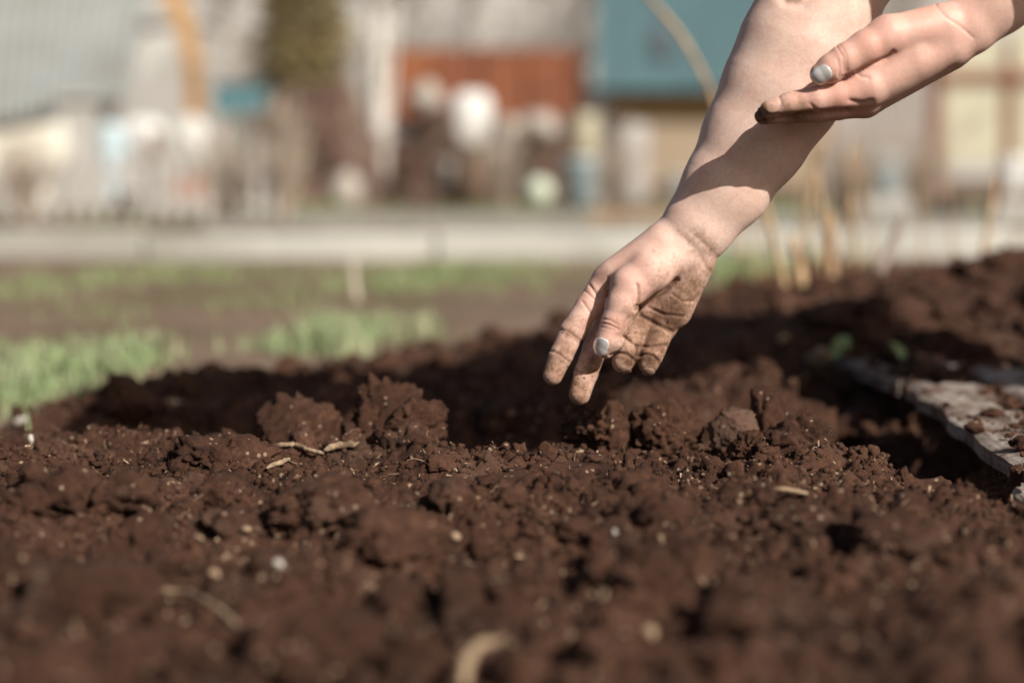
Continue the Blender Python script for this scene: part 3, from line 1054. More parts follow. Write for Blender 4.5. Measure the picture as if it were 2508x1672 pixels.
n1, n2 = len(VA), len(VA) + len(VB)
dirt = 1.22 * blobs([(1370, 860, 60, .7), (1610, 840, 70, .95), (1650, 760, 75, .92), (1590, 800, 80, .95), (1560, 880, 70, .95), (1595, 880, 60, .95), (1360, 900, 75, .75), (1420, 955, 60, .85), (1400, 810, 70, .55), (1690, 705, 60, .82), (1745, 660, 50, .62), (1545, 770, 35, .7), (1450, 900, 40, .8), (1520, 850, 26, .55), (1720, 600, 60, .42), (1640, 660, 60, .36), (1470, 700, 60, .34)])
dirt[n1:n2] = blobs([(1860, 285, 50, 1.1), (1950, 290, 70, .8), (1890, 262, 40, .5), (2060, 300, 80, .3)])[n1:n2]
dirt[n2:] = 0
for line, dep, wid in CREASE1:
    dd = poly_dist(QP[:n1], line)
    dirt[:n1] += .28 * np.exp(-(dd / (wid * .8)) ** 2) * np.clip(dirt[:n1] * 1.6, .12, 1)
attr(person, 'dirt', dirt)
red = blobs([(1560, 700, 140, .36), (1420, 850, 130, .30), (1345, 700, 1, 0), (1505, 800, 42, .55), (1465, 690, 50, .45), (1590, 700, 40, .18), (1560, 720, 30, .4), (1590, 860, 40, .3), (1440, 720, 40, .45), (1420, 930, 40, .25)])
red[n1:n2] = blobs([(2150, 120, 150, .50), (2000, 200, 130, .50), (2080, 240, 120, .56), (1950, 170, 80, .5), (2300, 60, 170, .42)])[n1:n2]
red[n2:] = .15
attr(person, 'red', red)

# crumbs of earth clinging to the soiled fingers
gq = np.random.default_rng(8); Vi, Fi = ico(0); cv = []; cf = []
cand = np.where(dirt[:n1] > .72)[0]; cand = cand[QP[cand, 1] > 690]
for k, i in enumerate(gq.choice(cand, 420, replace=False)):
    r = .0003 * 3.4 ** (gq.random() ** 2.2)
    cv.append(VV[i] + (Vi * (1 + .3 * gq.normal(size=(12, 1)))) @ rotm(gq).T * r * gq.uniform(.5, 1.2, 3)); cf.append(Fi + 12 * k)
o = mesh_np('clinging_soil', np.concatenate(cv), np.concatenate(cf), SOIL, person, True); o['kind'] = 'stuff'
m, nt, N, L, b = new_mat('silver_polish')
n_ = noise_node(N, L, 260, 4, .6)
r_ = ramp(N, L, n_.outputs[0], [(.35, (.86, .85, .83)), (.65, (.93, .92, .90))])
L.new(r_.outputs[0], b.inputs['Base Color'])
setp(b, rough=.17, metal=.30, coat=1.0, spec=.7)
bump(N, L, b, n_.outputs[0], .25, .0004)
POLISH = m
NAILM = plain('natural_nail', (.30, .20, .15), .25, 120, .45, .0003, .4, stain=(.10, .055, .035))
o = nail(sdf_thumb1, z1(648, 985), (-.34, .94), 22, 19.5, D1 - .018, M1, 'nail', POLISH, person)
o['label'] = 'silver polished thumb nail of the hand reaching down'
o = nail(sdf_thumb2, z2(728, 575), (-.80, .60), 25, 20.5, D2 - .010, M2, 'nail', POLISH, person)
o['label'] = 'silver polished thumb nail of the hand held palm up'
nail(lambda P: chain(P, fing1['ring'], 7 * M1), z1(868, 1196), (-.55, .84), 10, 17, D1 - .002, M1, 'nail', NAILM, person)
nail(lambda P: chain(P, fing1['little'], 7 * M1), z1(1050, 1196), (-.1, .99), 9, 16, D1 - .002, M1, 'nail', NAILM, person)
CLOTH = plain('dark_cotton', (.10, .11, .15), .2, 30, .95, .002, .1)
DENIM = plain('work_trousers', (.06, .065, .08), .25, 30, .95, .002, .1)
CASTERM = plain('caster_straw', (.45, .34, .20), .2, 60, .9, .002, .2)
mesh_np('shirt', VD, QD, CLOTH, person, True)
mesh_np('trousers', VE, QE, DENIM, person, True)
mb = MB()
prof = [(.225, -.012), (.228, -.006), (.17, .004), (.112, .010), (.108, .03), (.102, .085), (.08, .115), (.02, .125), (.0, .125)]
mb.lathe(prof, (0, 0, 0), 40)
caster = mb.build('shadow_caster_hat', CASTERM, person, True)  # unseen hat, added so its brim's shadow reaches left across the bed
caster.location = HEAD + np.array([.01, 0, .05]); caster.rotation_euler = (0, R(-22), 0)
RUB = plain('rubber', (.03, .035, .03), .2, 20, .6, .002, .3)
for s in (-1, 1):
    a = np.array([1.24, 1.36 + s * .16, 0.0])
    def sdf_boot(P, a=a):
        d = seg(P, a + np.array([0, 0, .05]), a + np.array([0, 0, .30]), .058, .066)
        d = smin(d, seg(P, a + np.array([.02, 0, .035]), a + np.array([-.17, 0, .030]), .045, .040), .03)
        return np.maximum(d, -P[:, 2] - .02)
    V, Q = surface_nets(sdf_boot, a + np.array([-.25, -.1, -.04]), a + np.array([.1, .1, .4]), .006)
    mesh_np('boot', V, Q, RUB, person, True)

# ------------------------------------------------------------------ grass and dry stalks near the bed
GRASS = plain('spring_grass', (.25, .33, .155), .35, 25, .7, .0005, .3, stain=(.36, .36, .22))
WEED = plain('weed_leaf', (.22, .29, .12), .35, 25, .7, .0005, .3)
DRY = plain('dry_stalk_skin', (.48, .33, .19), .3, 40, .85, .001, .2, stain=(.30, .19, .11))


def blades(name, patches, mat, label, seed):
    g = np.random.default_rng(seed); V = []; F = []; n = 0
    for (cx, cy, rx, ry, cnt, h) in patches:
        for _ in range(cnt):
            x = cx + g.normal() * rx * .55; y = cy + g.normal() * ry * .55
            z = max(soil_z(x, y), -.045) - .004
            hh = h * g.uniform(.45, 1.15); w = hh * g.uniform(.022, .042); th = g.uniform(0, 6.28); ln = g.uniform(.1, .75) * hh
            d = np.array([math.cos(th), math.sin(th), 0]); s = np.array([-d[1], d[0], 0])
            p = np.array([x, y, z])
            for t, ww in ((0, 1), (.45, .9), (.8, .55), (1, .06)):
                c = p + d * ln * t * t + np.array([0, 0, hh * (t - .22 * t * t * ln / hh)])
                V += [c - s * w * ww, c + s * w * ww]
            F += [(n, n + 1, n + 3, n + 2), (n + 2, n + 3, n + 5, n + 4), (n + 4, n + 5, n + 7, n + 6)]; n += 8
    o = mesh_np(name, np.array(V), np.array(F), mat, None, True)
    return tag(o, label, 'grass', kind='stuff')


def gp(px, py, rx, ry, n, h):
    q = ground_at(px, py, -.035); return (q[0], q[1], rx, ry, n, h)


blades('grass_tuft', [gp(10, 955, .10, .10, 430, .052), gp(120, 930, .09, .10, 380, .05), gp(240, 905, .08, .10, 420, .052), gp(340, 885, .05, .07, 180, .06), gp(-160, 950, .2, .2, 700, .052), gp(60, 875, .2, .2, 230, .05), gp(260, 850, .15, .15, 90, .04)], GRASS, 'green grass along the left edge of the bed', 3)
blades('grass_patch', [gp(780, 850, .07, .07, 260, .06), gp(830, 825, .06, .10, 300, .065), gp(990, 800, .07, .09, 180, .05), gp(660, 850, .05, .06, 90, .045), gp(900, 810, .1, .1, 140, .045)], GRASS, 'green grass behind the soil left of the hand', 4)
blades('far_grass', [gp(180, 690, .35, .35, 260, .05), gp(480, 670, .3, .3, 330, .05), gp(1080, 680, .25, .5, 420, .055), gp(900, 700, .2, .3, 200, .05), gp(40, 720, .2, .3, 200, .05), gp(1180, 655, .3, .3, 300, .05), gp(640, 735, .15, .2, 120, .04), gp(230, 765, .12, .15, 120, .035), gp(1880, 690, .2, .3, 320, .07), gp(1820, 650, .25, .3, 320, .08)], WEED, 'sparse weeds on the dusty ground before the kerb', 5)


def far_lawn():
    g = np.random.default_rng(9); P = []
    for _ in range(60):
        x = g.uniform(-2.2, 4.5); y = g.uniform(8.2, 12); P.append((x, y, .5, .6, 60, .09))
    return P


blades('lawn', far_lawn(), WEED, 'strip of short grass behind the concrete path', 6)


def leaf(px, py, y, l, ang, label):
    c = at(px, py, y); mb = MB()
    n = 7; V = []
    for i in range(n):
        t = i / (n - 1); w = l * .32 * math.sin(math.pi * (t * .92 + .04)) ** .8
        cx = (t - .5) * l; cz = .18 * l * math.sin(t * 2.6)
        V += [(cx, -w, cz + .1 * l), (cx, 0, cz), (cx, w, cz + .1 * l)]
    F = []
    for i in range(n - 1):
        F += [[3 * i, 3 * i + 1, 3 * i + 4, 3 * i + 3], [3 * i + 1, 3 * i + 2, 3 * i + 5, 3 * i + 4]]
    mb.add(V, F)
    o = mb.build('weed_seedling', GRASS, smooth=True); o.location = c; o.rotation_euler = (R(50), R(ang), R(20))
    return tag(o, label, 'seedling')


leaf(2060, 852, 2.15, .035, -50, 'small green weed leaf left of the boards')
leaf(2192, 872, 2.08, .038, 60, 'green weed leaf standing at the far end of the boards')


def stalk(pts, rad, label, y0, y1=None, mat=DRY, knots=True):
    y1 = y1 or y0
    P = np.array([at(px, py, y0 + (y1 - y0) * i / max(1, len(pts) - 1)) for i, (px, py) in enumerate(pts)])
    t = np.linspace(0, len(P) - 1, 7 * (len(P) - 1) + 1)
    Q = np.stack([np.interp(t, np.arange(len(P)), P[:, k]) for k in range(3)], 1)
    for _ in range(3): Q[1:-1] = (Q[:-2] + 2 * Q[1:-1] + Q[2:]) / 4
    rr = rad * np.linspace(1.1, .75, len(Q))
    if knots: rr = rr * (1 + .25 * (np.arange(len(Q)) % 7 == 3))
    mb = MB(); mb.tube(Q, rr, 8)
    return tag(mb.build('dry_stalk', mat, smooth=True), label, 'dry stalk', 'dry stalks right of the hands')


stalk([(1922, 705), (1898, 600), (1868, 470), (1845, 360)], .0055, 'dry tan stalk nearest to the wrist leaning left', 2.75)
stalk([(1985, 690), (1975, 560), (1990, 430), (2040, 300)], .0048, 'dry orange stalk leaning right from the stalk cluster', 2.9)
stalk([(2010, 690), (2020, 580), (2005, 450), (1985, 330)], .0048, 'dry straight stalk in the middle of the cluster', 2.95)
stalk([(2035, 690), (2035, 600), (2030, 520)], .009, 'short thick broken stalk stub in the cluster', 2.85)
stalk([(2100, 660), (2095, 590), (2085, 480), (2080, 370)], .0042, 'thin pale stalk right of the cluster', 3.1)
stalk([(2140, 690), (2180, 610), (2220, 520)], .008, 'grey leaning stick right of the thin pale stalk', 2.8, mat=plain('grey_stick', (.36, .29, .25), .3, 40, .9, .001))
stalk([(2395, 700), (2405, 640), (2420, 560), (2440, 430)], .0055, 'lone tan stalk on the tilled soil at the right', 2.9)
stalk([(1960, 700), (1955, 640), (1940, 580)], .010, 'short pale stub left in the cluster', 2.8)
stalk([(2245, 790), (2290, 745)], .011, 'short pale stick end lying on the hummock', 2.55)
stalk([(1560, -40), (1610, 20), (1660, 75), (1705, 150), (1745, 230), (1790, 420), (1815, 640)], .0055, 'tall arching dry stalk in front of the teal roof', 3.3, 3.0)
gs = np.random.default_rng(12)
for (px, lab) in ((1850, 'wispy dry stem nearest the wrist'), (1880, 'wispy dry stem left of the stalk cluster'), (1948, 'wispy dry stem in the left part of the cluster'), (2060, 'wispy dry stem at the right side of the cluster'), (2150, 'wispy dry stem left of the grey leaning stick'), (2260, 'wispy dry stem right of the grey leaning stick'), (2340, 'wispy dry stem below the cream fence'), (2470, 'wispy dry stem at the right edge')):
    t_ = gs.uniform(-60, 60)
    stalk([(px, 690), (px + t_ * .3, 560), (px + t_, gs.uniform(330, 460))], .0024, lab, gs.uniform(2.6, 3.4), knots=False)
stalk([(872, 735), (868, 690), (862, 630)], .007, 'short pale stake in the weeds left of the hand', 3.35, mat=plain('pale_stake', (.50, .44, .36), .2, 30, .9, .001))

# ------------------------------------------------------------------ old boards edging the bed
m, nt, N, L, b = new_mat('weathered_board')
gm = N.new('ShaderNodeNewGeometry'); mp = N.new('ShaderNodeMapping'); mp.inputs['Scale'].default_value = (1, .07, 1); L.new(gm.outputs['Position'], mp.inputs[0])
n_ = noise_node(N, L, 130, 6, .65, vec=mp.outputs[0])
r_ = ramp(N, L, n_.outputs[0], [(.3, (.17, .135, .11)), (.5, (.29, .245, .21)), (.75, (.39, .345, .305))])
n5 = noise_node(N, L, 22, 6, .7, vec=gm.outputs['Position'])
r5 = ramp(N, L, n5.outputs[0], [(.45, (0, 0, 0)), (.58, (1, 1, 1))])
L.new(mix(N, L, r_.outputs[0], (.12, .068, .048), r5.outputs[0]), b.inputs['Base Color'])
bump(N, L, b, n_.outputs[0], .8, .004); setp(b, rough=.92, spec=.15)
BOARD = m


def board(x0, x1, y0, y1, z0, z1, thick, label, seed, skew=0.0):
    """plank lying along the bed: x0-x1 wide, y0-y1 long, top height z0 at the near and z1 at the far end"""
    g = np.random.default_rng(seed); nu, nv = 44, 9
    U, W = np.meshgrid(np.linspace(0, 1, nu), np.linspace(0, 1, nv), indexing='ij')
    Xb = x0 + (x1 - x0) * W + skew * U; Yb = y0 + (y1 - y0) * U; Zb = z0 + (z1 - z0) * U
    V = np.stack([Xb, Yb, Zb], -1).reshape(-1, 3); U = U.ravel(); W = W.ravel()
    V[:, 2] += .0016 * fbm(np.stack([V[:, 0] * 160, V[:, 1] * 7, V[:, 0] * 0 + seed], -1), 3, seed) + .002 * np.sin(V[:, 1] * 7 + seed) - .004 * (np.abs(W - .5) > .45)
    V[:, 0] += .004 * fbm(np.stack([W * 0 + seed, V[:, 1] * 22, W * 0], -1), 3, seed + 5) * (np.abs(W - .5) * 2)
    end = g.normal(size=nv) * .012
    V[:, 1] += np.where(U > .99, end[(W * (nv - 1)).round().astype(int)], 0) + np.where(U < .01, end[::-1][(W * (nv - 1)).round().astype(int)], 0)
    Bm = V - np.array([0, 0, thick]); n = len(V); F = []
    def idx(i, j): return i * nv + j
    for i in range(nu - 1):
        for j in range(nv - 1):
            F.append((idx(i, j), idx(i, j + 1), idx(i + 1, j + 1), idx(i + 1, j)))
            F.append((n + idx(i, j), n + idx(i + 1, j), n + idx(i + 1, j + 1), n + idx(i, j + 1)))
        F.append((idx(i, 0), idx(i + 1, 0), n + idx(i + 1, 0), n + idx(i, 0)))
        F.append((idx(i, nv - 1), n + idx(i, nv - 1), n + idx(i + 1, nv - 1), idx(i + 1, nv - 1)))
    for j in range(nv - 1):
        F.append((idx(0, j), n + idx(0, j), n + idx(0, j + 1), idx(0, j + 1)))
        F.append((idx(nu - 1, j), idx(nu - 1, j + 1), n + idx(nu - 1, j + 1), n + idx(nu - 1, j)))
    o = mesh_np('weathered_board', np.concatenate([V, Bm]), np.array(F), BOARD, None, False)
    return tag(o, label, 'board', 'old boards edging the bed')


board(.428, .512, 1.16, 1.80, .008, .022, .013, 'wide grey board nearest the camera at the right edge', 1, .006)
board(.440, .485, 1.87, 2.30, .014, .012, .013, 'narrow grey board running back towards the hand', 2, -.012)
board(.515, .560, 2.00, 2.32, .016, .010, .026, 'short board beside the far end of the narrow grey board', 3, .0)
board(.530, .605, 1.42, 1.94, .020, .026, .026, 'pale board lying behind the wide grey board', 4, .008)
tag(board(.398, .425, 1.275, 1.30, .000, .004, .008, 'small whitish wood chip left of the wide board at the right edge', 5), cat='wood chip', group='loose wood chips')


def reg_board(g):
    t = g.random(); y = g.uniform(1.2, 2.3)
    return (g.uniform(.43, .60), y) if t < .5 else (.518 + g.normal() * .012, y)


_sz = soil_z
soil_z = lambda x, y: max(_sz(x, y), .018)
scatter('soil_on_boards', 1500, .0012, .008, 3.4, 2, reg_board, SOIL, 'soil crumbs lying on the old boards', seed=23)
soil_z = _sz


# ------------------------------------------------------------------ concrete kerb and path
PATHM = plain('grey_path', (.27, .255, .225), .2, 3, .9, .004, .2)
CONC = plain('pale_concrete', (.45, .445, .40), .16, 3, .9, .004, .2, stain=(.31, .30, .26))
kerb = empty('concrete_kerb', (0, 4.7, 0)); tag(kerb, kind='structure', label='low pale concrete kerb crossing behind the bed')
x = -3.2; k = 0
while x < 4.4:
    w = .98
    mb = MB(); zz = .012 + .008 * math.sin(k * 2.1); yy = 5.6 + .010 * math.sin(k * 1.3) + (.28 if x > 1.3 else 0) + (.03 if x > .1 else 0)
    mb.box((x + w / 2, yy - 4.7, zz - .045), (w - .005, .15, .15), None, .012)
    mb.build('kerb_block', CONC, kerb); x += w; k += 1
path = empty('concrete_path', (0, 8.6, 0)); tag(path, kind='structure', label='concrete path behind the kerb')
for i in range(-1, 10):
    for j in range(2):
        mb = MB(); mb.box((i * 1.0 + .08 * j, -.25 + j * .75, -.03 + .004 * ((i * 7 + j) % 3)), (.985, .73, .06), None, .008)
        mb.build('path_slab', PATHM, path)

# ------------------------------------------------------------------ behind: shed with corrugated roof, low fence and stored things
ASB = plain('grey_corrugated_sheet', (.29, .305, .295), .12, 2.5, .85, .004, .2, stain=(.25, .25, .235))
GWALL = plain('grey_wall', (.42, .41, .38), .15, 2, .9, .01, .2)
shed = empty('corrugated_shed', at(150, 409, 26) * np.array([1, 1, 0])); tag(shed, 'grey shed with a corrugated sheet roof at the left', 'shed')
shed_o = np.array(shed.location)


def corrugated(a, b, c, d, waves, amp, lift):
    """sheet between eave a-b and upper edge d-c"""
    nu = waves * 6 + 1; nv = 8; V = []
    nrm = np.cross(b - a, d - a); nrm /= np.linalg.norm(nrm)
    if nrm[2] < 0: nrm = -nrm
    for j in range(nv):
        v = j / (nv - 1)
        for i in range(nu):
            u = i / (nu - 1)
            p = (a * (1 - u) + b * u) * (1 - v) + (d * (1 - u) + c * u) * v
            V.append(p + nrm * (lift + amp * math.sin(u * waves * 2 * math.pi)) - shed_o)
    V = np.array(V); n = len(V)
    F = grid_faces(nu, nv)
    return np.concatenate([V, V - nrm * .008]), np.concatenate([F, F[:, ::-1] + n])


eL, eR = at(-420, 372, 24.0), at(318, 232, 26.5)
rR, rL = at(400, -150, 31.0), at(-420, -130, 28.5)
mL, mR = eL * .53 + rL * .47, eR * .53 + rR * .47
mR = at(352, 56, 28.5); mL = at(-420, 96, 26.3)
V, F = corrugated(eL, eR, mR, mL, 27, .085, 0.0); mesh_np('roof_sheet', V, F, ASB, shed, True)
V, F = corrugated(mL - (mR - mL) * 0, mR, rR, rL, 27, .085, .06); mesh_np('roof_sheet', V, F, ASB, shed, True)
mb = MB()
for (a, b) in ((at(-400, 380, 24.6), at(300, 238, 27.0)),):
    a0 = a.copy(); b0 = b.copy(); a0[2] = -.1; b0[2] = -.1
    back = np.array([.3, 5., 0])
    mb.add(np.array([a0, b0, b, a, a0 + back, b0 + back, b + back + np.array([0, 0, 1.6]), a + back + np.array([0, 0, 1.6])]) - shed_o, [[0, 1, 2, 3], [1, 5, 6, 2], [5, 4, 7, 6], [4, 0, 3, 7]])
mb.build('wall', GWALL, shed)

# pale plastered outbuilding behind the leaning plank
PLAST = plain('pale_plaster', (.40, .38, .35), .12, 1.5, .9, .01, .2)
ob = empty('plastered_outbuilding', at(410, 409, 33) * np.array([1, 1, 0])); tag(ob, 'pale plastered outbuilding with a flat roof behind the leaning plank', 'outbuilding')
oo = np.array(ob.location)
a = at(318, 280, 33); b = at(500, 60, 33)
w = b[0] - a[0]; h = b[2]
mb = MB(); mb.box((a[0] + w / 2 - oo[0], 1.2, h / 2 - .05), (w, 2.4, h + .1), None, .02); mb.build('wall', PLAST, ob)
mb = MB(); mb.box((a[0] + w / 2 - oo[0], 1.1, h + .06), (w + .15, 2.7, .12), None, .02); mb.build('roof', GWALL, ob)
q = at(410, 205, 33); mb = MB(); mb.box((q[0] - oo[0], -.02, q[2]), (.55, .08, .8), None, .01); mb.build('door', plain('brown_door', (.20, .14, .11), .2, 3, .8, .01), ob)

OCHRE = plain('ochre_paint', (.46, .255, .085), .22, 6, .7, .004, .3, stain=(.36, .20, .09))
mb = MB()
pts = [at(475, 300, 15.5), at(478, 230, 15.6), at(468, 130, 15.7), at(444, 40, 15.8), at(405, -60, 15.9)]
for i in range(4):
    p, q = pts[i], pts[i + 1]; d = (q - p); l = np.linalg.norm(d); d = d / l; s = np.cross(d, [0, 1, 0])
    Rm = np.stack([s, [0, 1, 0], d], 1); mb.box((p + q) / 2, (.17, .05, l * 1.04), Rm, .008)
base = at(476, 470, 15.5); base[2] = -.05
mb.tube([base, pts[0]], .05, 8)
tag(mb.build('leaning_plank', OCHRE), 'bent ochre plank rising out of the picture at the upper left', 'plank')

TEALB = plain('teal_box_paint', (.10, .22, .25), .2, 5, .6, .004, .3)
q = at(592, 248, 20); mb = MB(); mb.box((q[0], 20, q[2]), (.58, .5, .34), None, .03); mb.box((q[0] + .02, 19.97, q[2] + .18), (.62, .56, .04), None, .01)
mb.box((q[0], 20, q[2] / 2 - .1), (.1, .1, q[2] - .1), None, .01)
tag(mb.build('teal_tank', TEALB), 'small teal tank on a post beside the ochre plank', 'tank')

# low picket fence of grey slats
GREYW = plain('grey_wood', (.43, .41, .38), .2, 6, .9, .004, .2)
fence = empty('picket_fence', (-2.0, 9.2, -.04)); tag(fence, 'low weathered grey picket fence at the left behind the kerb', 'fence')
pick = None
xs_ = np.arange(-1.6, .72, .095)
for i, xx in enumerate(xs_):
    hgt = .50
    if pick is None:
        mb = MB(); mb.add(np.array([(-.02, -.008, 0), (.02, -.008, 0), (.02, -.008, .46), (0, -.008, .5), (-.02, -.008, .46), (-.02, .008, 0), (.02, .008, 0), (.02, .008, .46), (0, .008, .5), (-.02, .008, .46)]), [[0, 1, 2, 3, 4], [9, 8, 7, 6, 5], [0, 5, 6, 1], [1, 6, 7, 2], [2, 7, 8, 3], [3, 8, 9, 4], [4, 9, 5, 0]])
        pick = mb.build('picket', GREYW, fence); o = pick
    else:
        o = pick.copy(); col.objects.link(o); o.parent = fence
    o.location = (xx, 0, 0); o.rotation_euler = (0, .04 * math.sin(i * 2.3), 0); o.scale = (1, 1, (.72 if xx < .1 else .9) * (1 + .06 * math.sin(i * 1.7)))
for zz in (.10, .27):
    mb = MB(); mb.box((-.44, .03, zz), (2.4, .03, .04), None, .004); mb.build('rail', GREYW, fence)
for xx in (-1.0, .0, .72):
    mb = MB(); mb.box((xx, .07, .27), (.06, .05, .46), None, .006); mb.build('post', plain('brown_post', (.17, .11, .08), .3, 8), fence)

WHITE = plain('white_plastic', (.72, .72, .69), .06, 5, .5, .002, .4)
CREAM = plain('cream_sheet', (.80, .79, .68), .06, 3, .6, .004, .3)
BLUEP = plain('pale_blue_plastic', (.50, .62, .66), .08, 4, .5, .003, .4)


def sack(px, py, y, w, h, label, mat=WHITE, seed=1, name='white_sack', cat='sack'):
    m_ = y / FPX; V0, F0 = ico(3)
    P = np.sign(V0) * np.abs(V0) ** .72
    P = P * (1 + .07 * fbm(V0 * 3 + seed, 3, seed)[:, None])
    P[:, :2] *= (.82 + .2 * P[:, 2:3])
    P = P * np.array([w * m_ / 2, w * m_ / 2.4, h * m_ / 2])
    o = mesh_np(name, P, F0, mat, None, True); c = at(px, py, y); o.location = c
    return tag(o, label, cat)


def bucket(px, py, y, w, h, label, mat, name='bucket', cat='bucket', taper=.8):
    m_ = y / FPX; r = w * m_ / 2; hh = h * m_
    c = at(px, py + h / 2, y)
    mb = MB(); mb.lathe([(r * taper, 0), (r * .97, hh * .93), (r * 1.05, hh * .94), (r * 1.05, hh), (r * .93, hh), (r * taper * .9, .02 * hh)], (0, 0, 0), 28)
    o = mb.build(name, mat, None, True); o.location = c
    return tag(o, label, cat)


def barrel(px, py, y, w, h, label, mat, name='barrel', cat='barrel'):
    m_ = y / FPX; r = w * m_ / 2; hh = h * m_
    c = at(px, py + h / 2, y)
    mb = MB(); mb.lathe([(r * .9, 0), (r, .05 * hh), (r, .3 * hh), (r * 1.04, .33 * hh), (r, .36 * hh), (r, .63 * hh), (r * 1.04, .66 * hh), (r, .69 * hh), (r, .93 * hh), (r * .92, hh), (r * .3, hh * 1.0)], (0, 0, 0), 28)
    o = mb.build(name, mat, None, True); o.location = c
    return tag(o, label, cat)


c = at(60, 370, 11.5)
mb = MB(); Rm = np.array([[math.cos(.22), 0, math.sin(.22)], [0, 1, 0], [-math.sin(.22), 0, math.cos(.22)]])
mb.box(c, (.62, .04, .30), np.array([[math.cos(.2), 0, -math.sin(.2)], [0, 1, 0], [math.sin(.2), 0, math.cos(.2)]]), .01)
mb.box((c[0] - .12, c[1] + .1, c[2] / 2 - .1), (.05, .05, c[2]), None, .005); mb.box((c[0] + .1, c[1] + .1, c[2] / 2 - .1), (.05, .05, c[2]), None, .005)
tag(mb.build('cream_hoarding', CREAM), 'bright cream hoarding tilted on posts at the left edge', 'panel')
barrel(278, 400, 10.2, 62, 190, 'tall pale blue plastic barrel behind the picket fence', BLUEP)
sack(355, 345, 10.6, 110, 110, 'white sack right of the pale blue barrel', WHITE, 3)
sack(468, 350, 10.8, 100, 120, 'off white sack left of the orange crate', plain('grey_white_plastic', (.66, .66, .62), .06, 5, .6), 5)
q = at(355, 470, 10.6); mb = MB(); mb.box((q[0], 10.6, .1), (.26, .22, .28), None, .01); tag(mb.build('grey_block', GWALL), 'grey block carrying the white sack behind the fence', 'block')
q = at(468, 470, 10.8); mb = MB(); mb.box((q[0], 10.8, .1), (.24, .22, .27), None, .01); tag(mb.build('grey_block', GWALL), 'grey block carrying the off white sack behind the fence', 'block')
bucket(316, 494, 8.75, 62, 66, 'small white bucket in front of the picket fence', WHITE)
ORANGE = plain('orange_plastic', (.42, .13, .05), .2, 6, .6, .003, .3)
cr = empty('orange_crate', at(465, 500, 9.6)); tag(cr, 'small orange crate behind the picket fence', 'crate')
for (dx, dy, sx, sy) in ((0, -.08, .22, .015), (0, .08, .22, .015), (-.11, 0, .015, .15), (.11, 0, .015, .15)):
    for zz in (.03, .09, .15):
        mb = MB(); mb.box((dx, dy, zz), (sx, sy, .04), None, .004); mb.build('slat', ORANGE, cr)
mb = MB(); mb.box((0, 0, .006), (.21, .15, .012)); mb.build('bottom', ORANGE, cr)
q = at(195, 400, 13); mb = MB(); mb.box((q[0], 13, .3), (.30, .2, .95), None, .02); mb.box((q[0], 12.98, .79), (.36, .26, .05), None, .01)
tag(mb.build('grey_cabinet', GWALL), 'upright grey cabinet between the cream hoarding and the blue barrel', 'cabinet')

# conifer
LEAFO = plain('olive_needles', (.20, .155, .07), .45, 3, .8, .002, .2)
BARK = plain('brown_bark', (.13, .09, .065), .3, 10, .95, .006, .1)


def crown(centre, rx, rz, n, size, seed, cone=True):
    g = np.random.default_rng(seed); V = []; F = []
    for k in range(n):
        t = g.random() ** (1.5 if cone else 1)
        rr = rx * ((1 - t) ** .45 if cone else math.sqrt(max(0, 1 - (2 * t - 1) ** 2))) * (.35 + .65 * math.sqrt(g.random())) * (1 + .25 * math.sin(9 * t + k % 5))
        th = g.uniform(0, 6.28)
        c = centre + np.array([rr * math.cos(th), rr * math.sin(th), t * rz])
        M = rotm(g); s = size * g.uniform(.5, 1.3)
        V.append(c + np.array([(-s, -s * .3, 0), (s, -s * .3, 0), (s * .8, s * .3, s * .1), (-s * .8, s * .3, s * .1)]) @ M.T); F.append(np.arange(4) + 4 * k)
    return np.concatenate(V), np.array(F)


c = at(745, 409, 22); c[2] = 0.05
tr = empty('conifer', (c[0], c[1], -.05)); tag(tr, 'dark olive columnar conifer behind the brush heap', 'conifer')
V, F = crown(np.array([0, 0, .15]), .72, 4.2, 6000, .085, 5); mesh_np('crown', V, F, LEAFO, tr)
mb = MB(); mb.tube([(0, 0, -.1), (.02, 0, 1.2), (0, .02, 3.2)], [.09, .06, .02], 8); mb.build('trunk', BARK, tr)

# birch
m, nt, N, L, b = new_mat('birch_bark')
tc = N.new('ShaderNodeTexCoord'); mp = N.new('ShaderNodeMapping'); mp.inputs['Scale'].default_value = (3, 3, 22); L.new(tc.outputs['Object'], mp.inputs[0])
n_ = noise_node(N, L, 1.6, 4, .6, vec=mp.outputs[0])
r_ = ramp(N, L, n_.outputs[0], [(.36, (.10, .08, .07)), (.44, (.62, .58, .52)), (.75, (.74, .70, .64))])
L.new(r_.outputs[0], b.inputs['Base Color']); setp(b, rough=.8, spec=.2)
BIRCH = m
c = at(930, 470, 13.5); bi = empty('birch_tree', (c[0], c[1], -.05)); tag(bi, 'young birch with two pale stems left of the rusty trailer', 'birch')
mb = MB(); mb.tube([(0, 0, -.05), (.0, 0, .5), (-.01, 0, 1.1), (.02, .02, 2.0), (.0, 0, 3.4)], [.085, .07, .062, .05, .03], 12); mb.build('trunk', BIRCH, bi, True)
mb = MB(); mb.tube([(.02, .03, .1), (.07, .05, .7), (.12, .06, 1.3), (.2, .1, 2.6)], [.028, .024, .02, .012], 10); mb.build('stem', BIRCH, bi, True)
mb = MB(); mb.tube([(-.02, .03, .35), (-.08, .05, .8), (-.12, .06, 1.4), (-.26, .1, 2.6)], [.022, .02, .018, .01], 10); mb.build('stem', BIRCH, bi, True)
g = np.random.default_rng(31); mb = MB()
for k in range(60):
    z0 = g.uniform(1.5, 3.3); th = g.uniform(0, 6.28); l = g.uniform(.4, 1.1)
    p = np.array([0, 0, z0]); d = np.array([math.cos(th), math.sin(th), .6])
    mb.tube([p, p + d * l * .5, p + d * l + np.array([0, 0, -.15 * l])], [.012, .008, .003], 5)
mb.build('crown', BARK, bi)

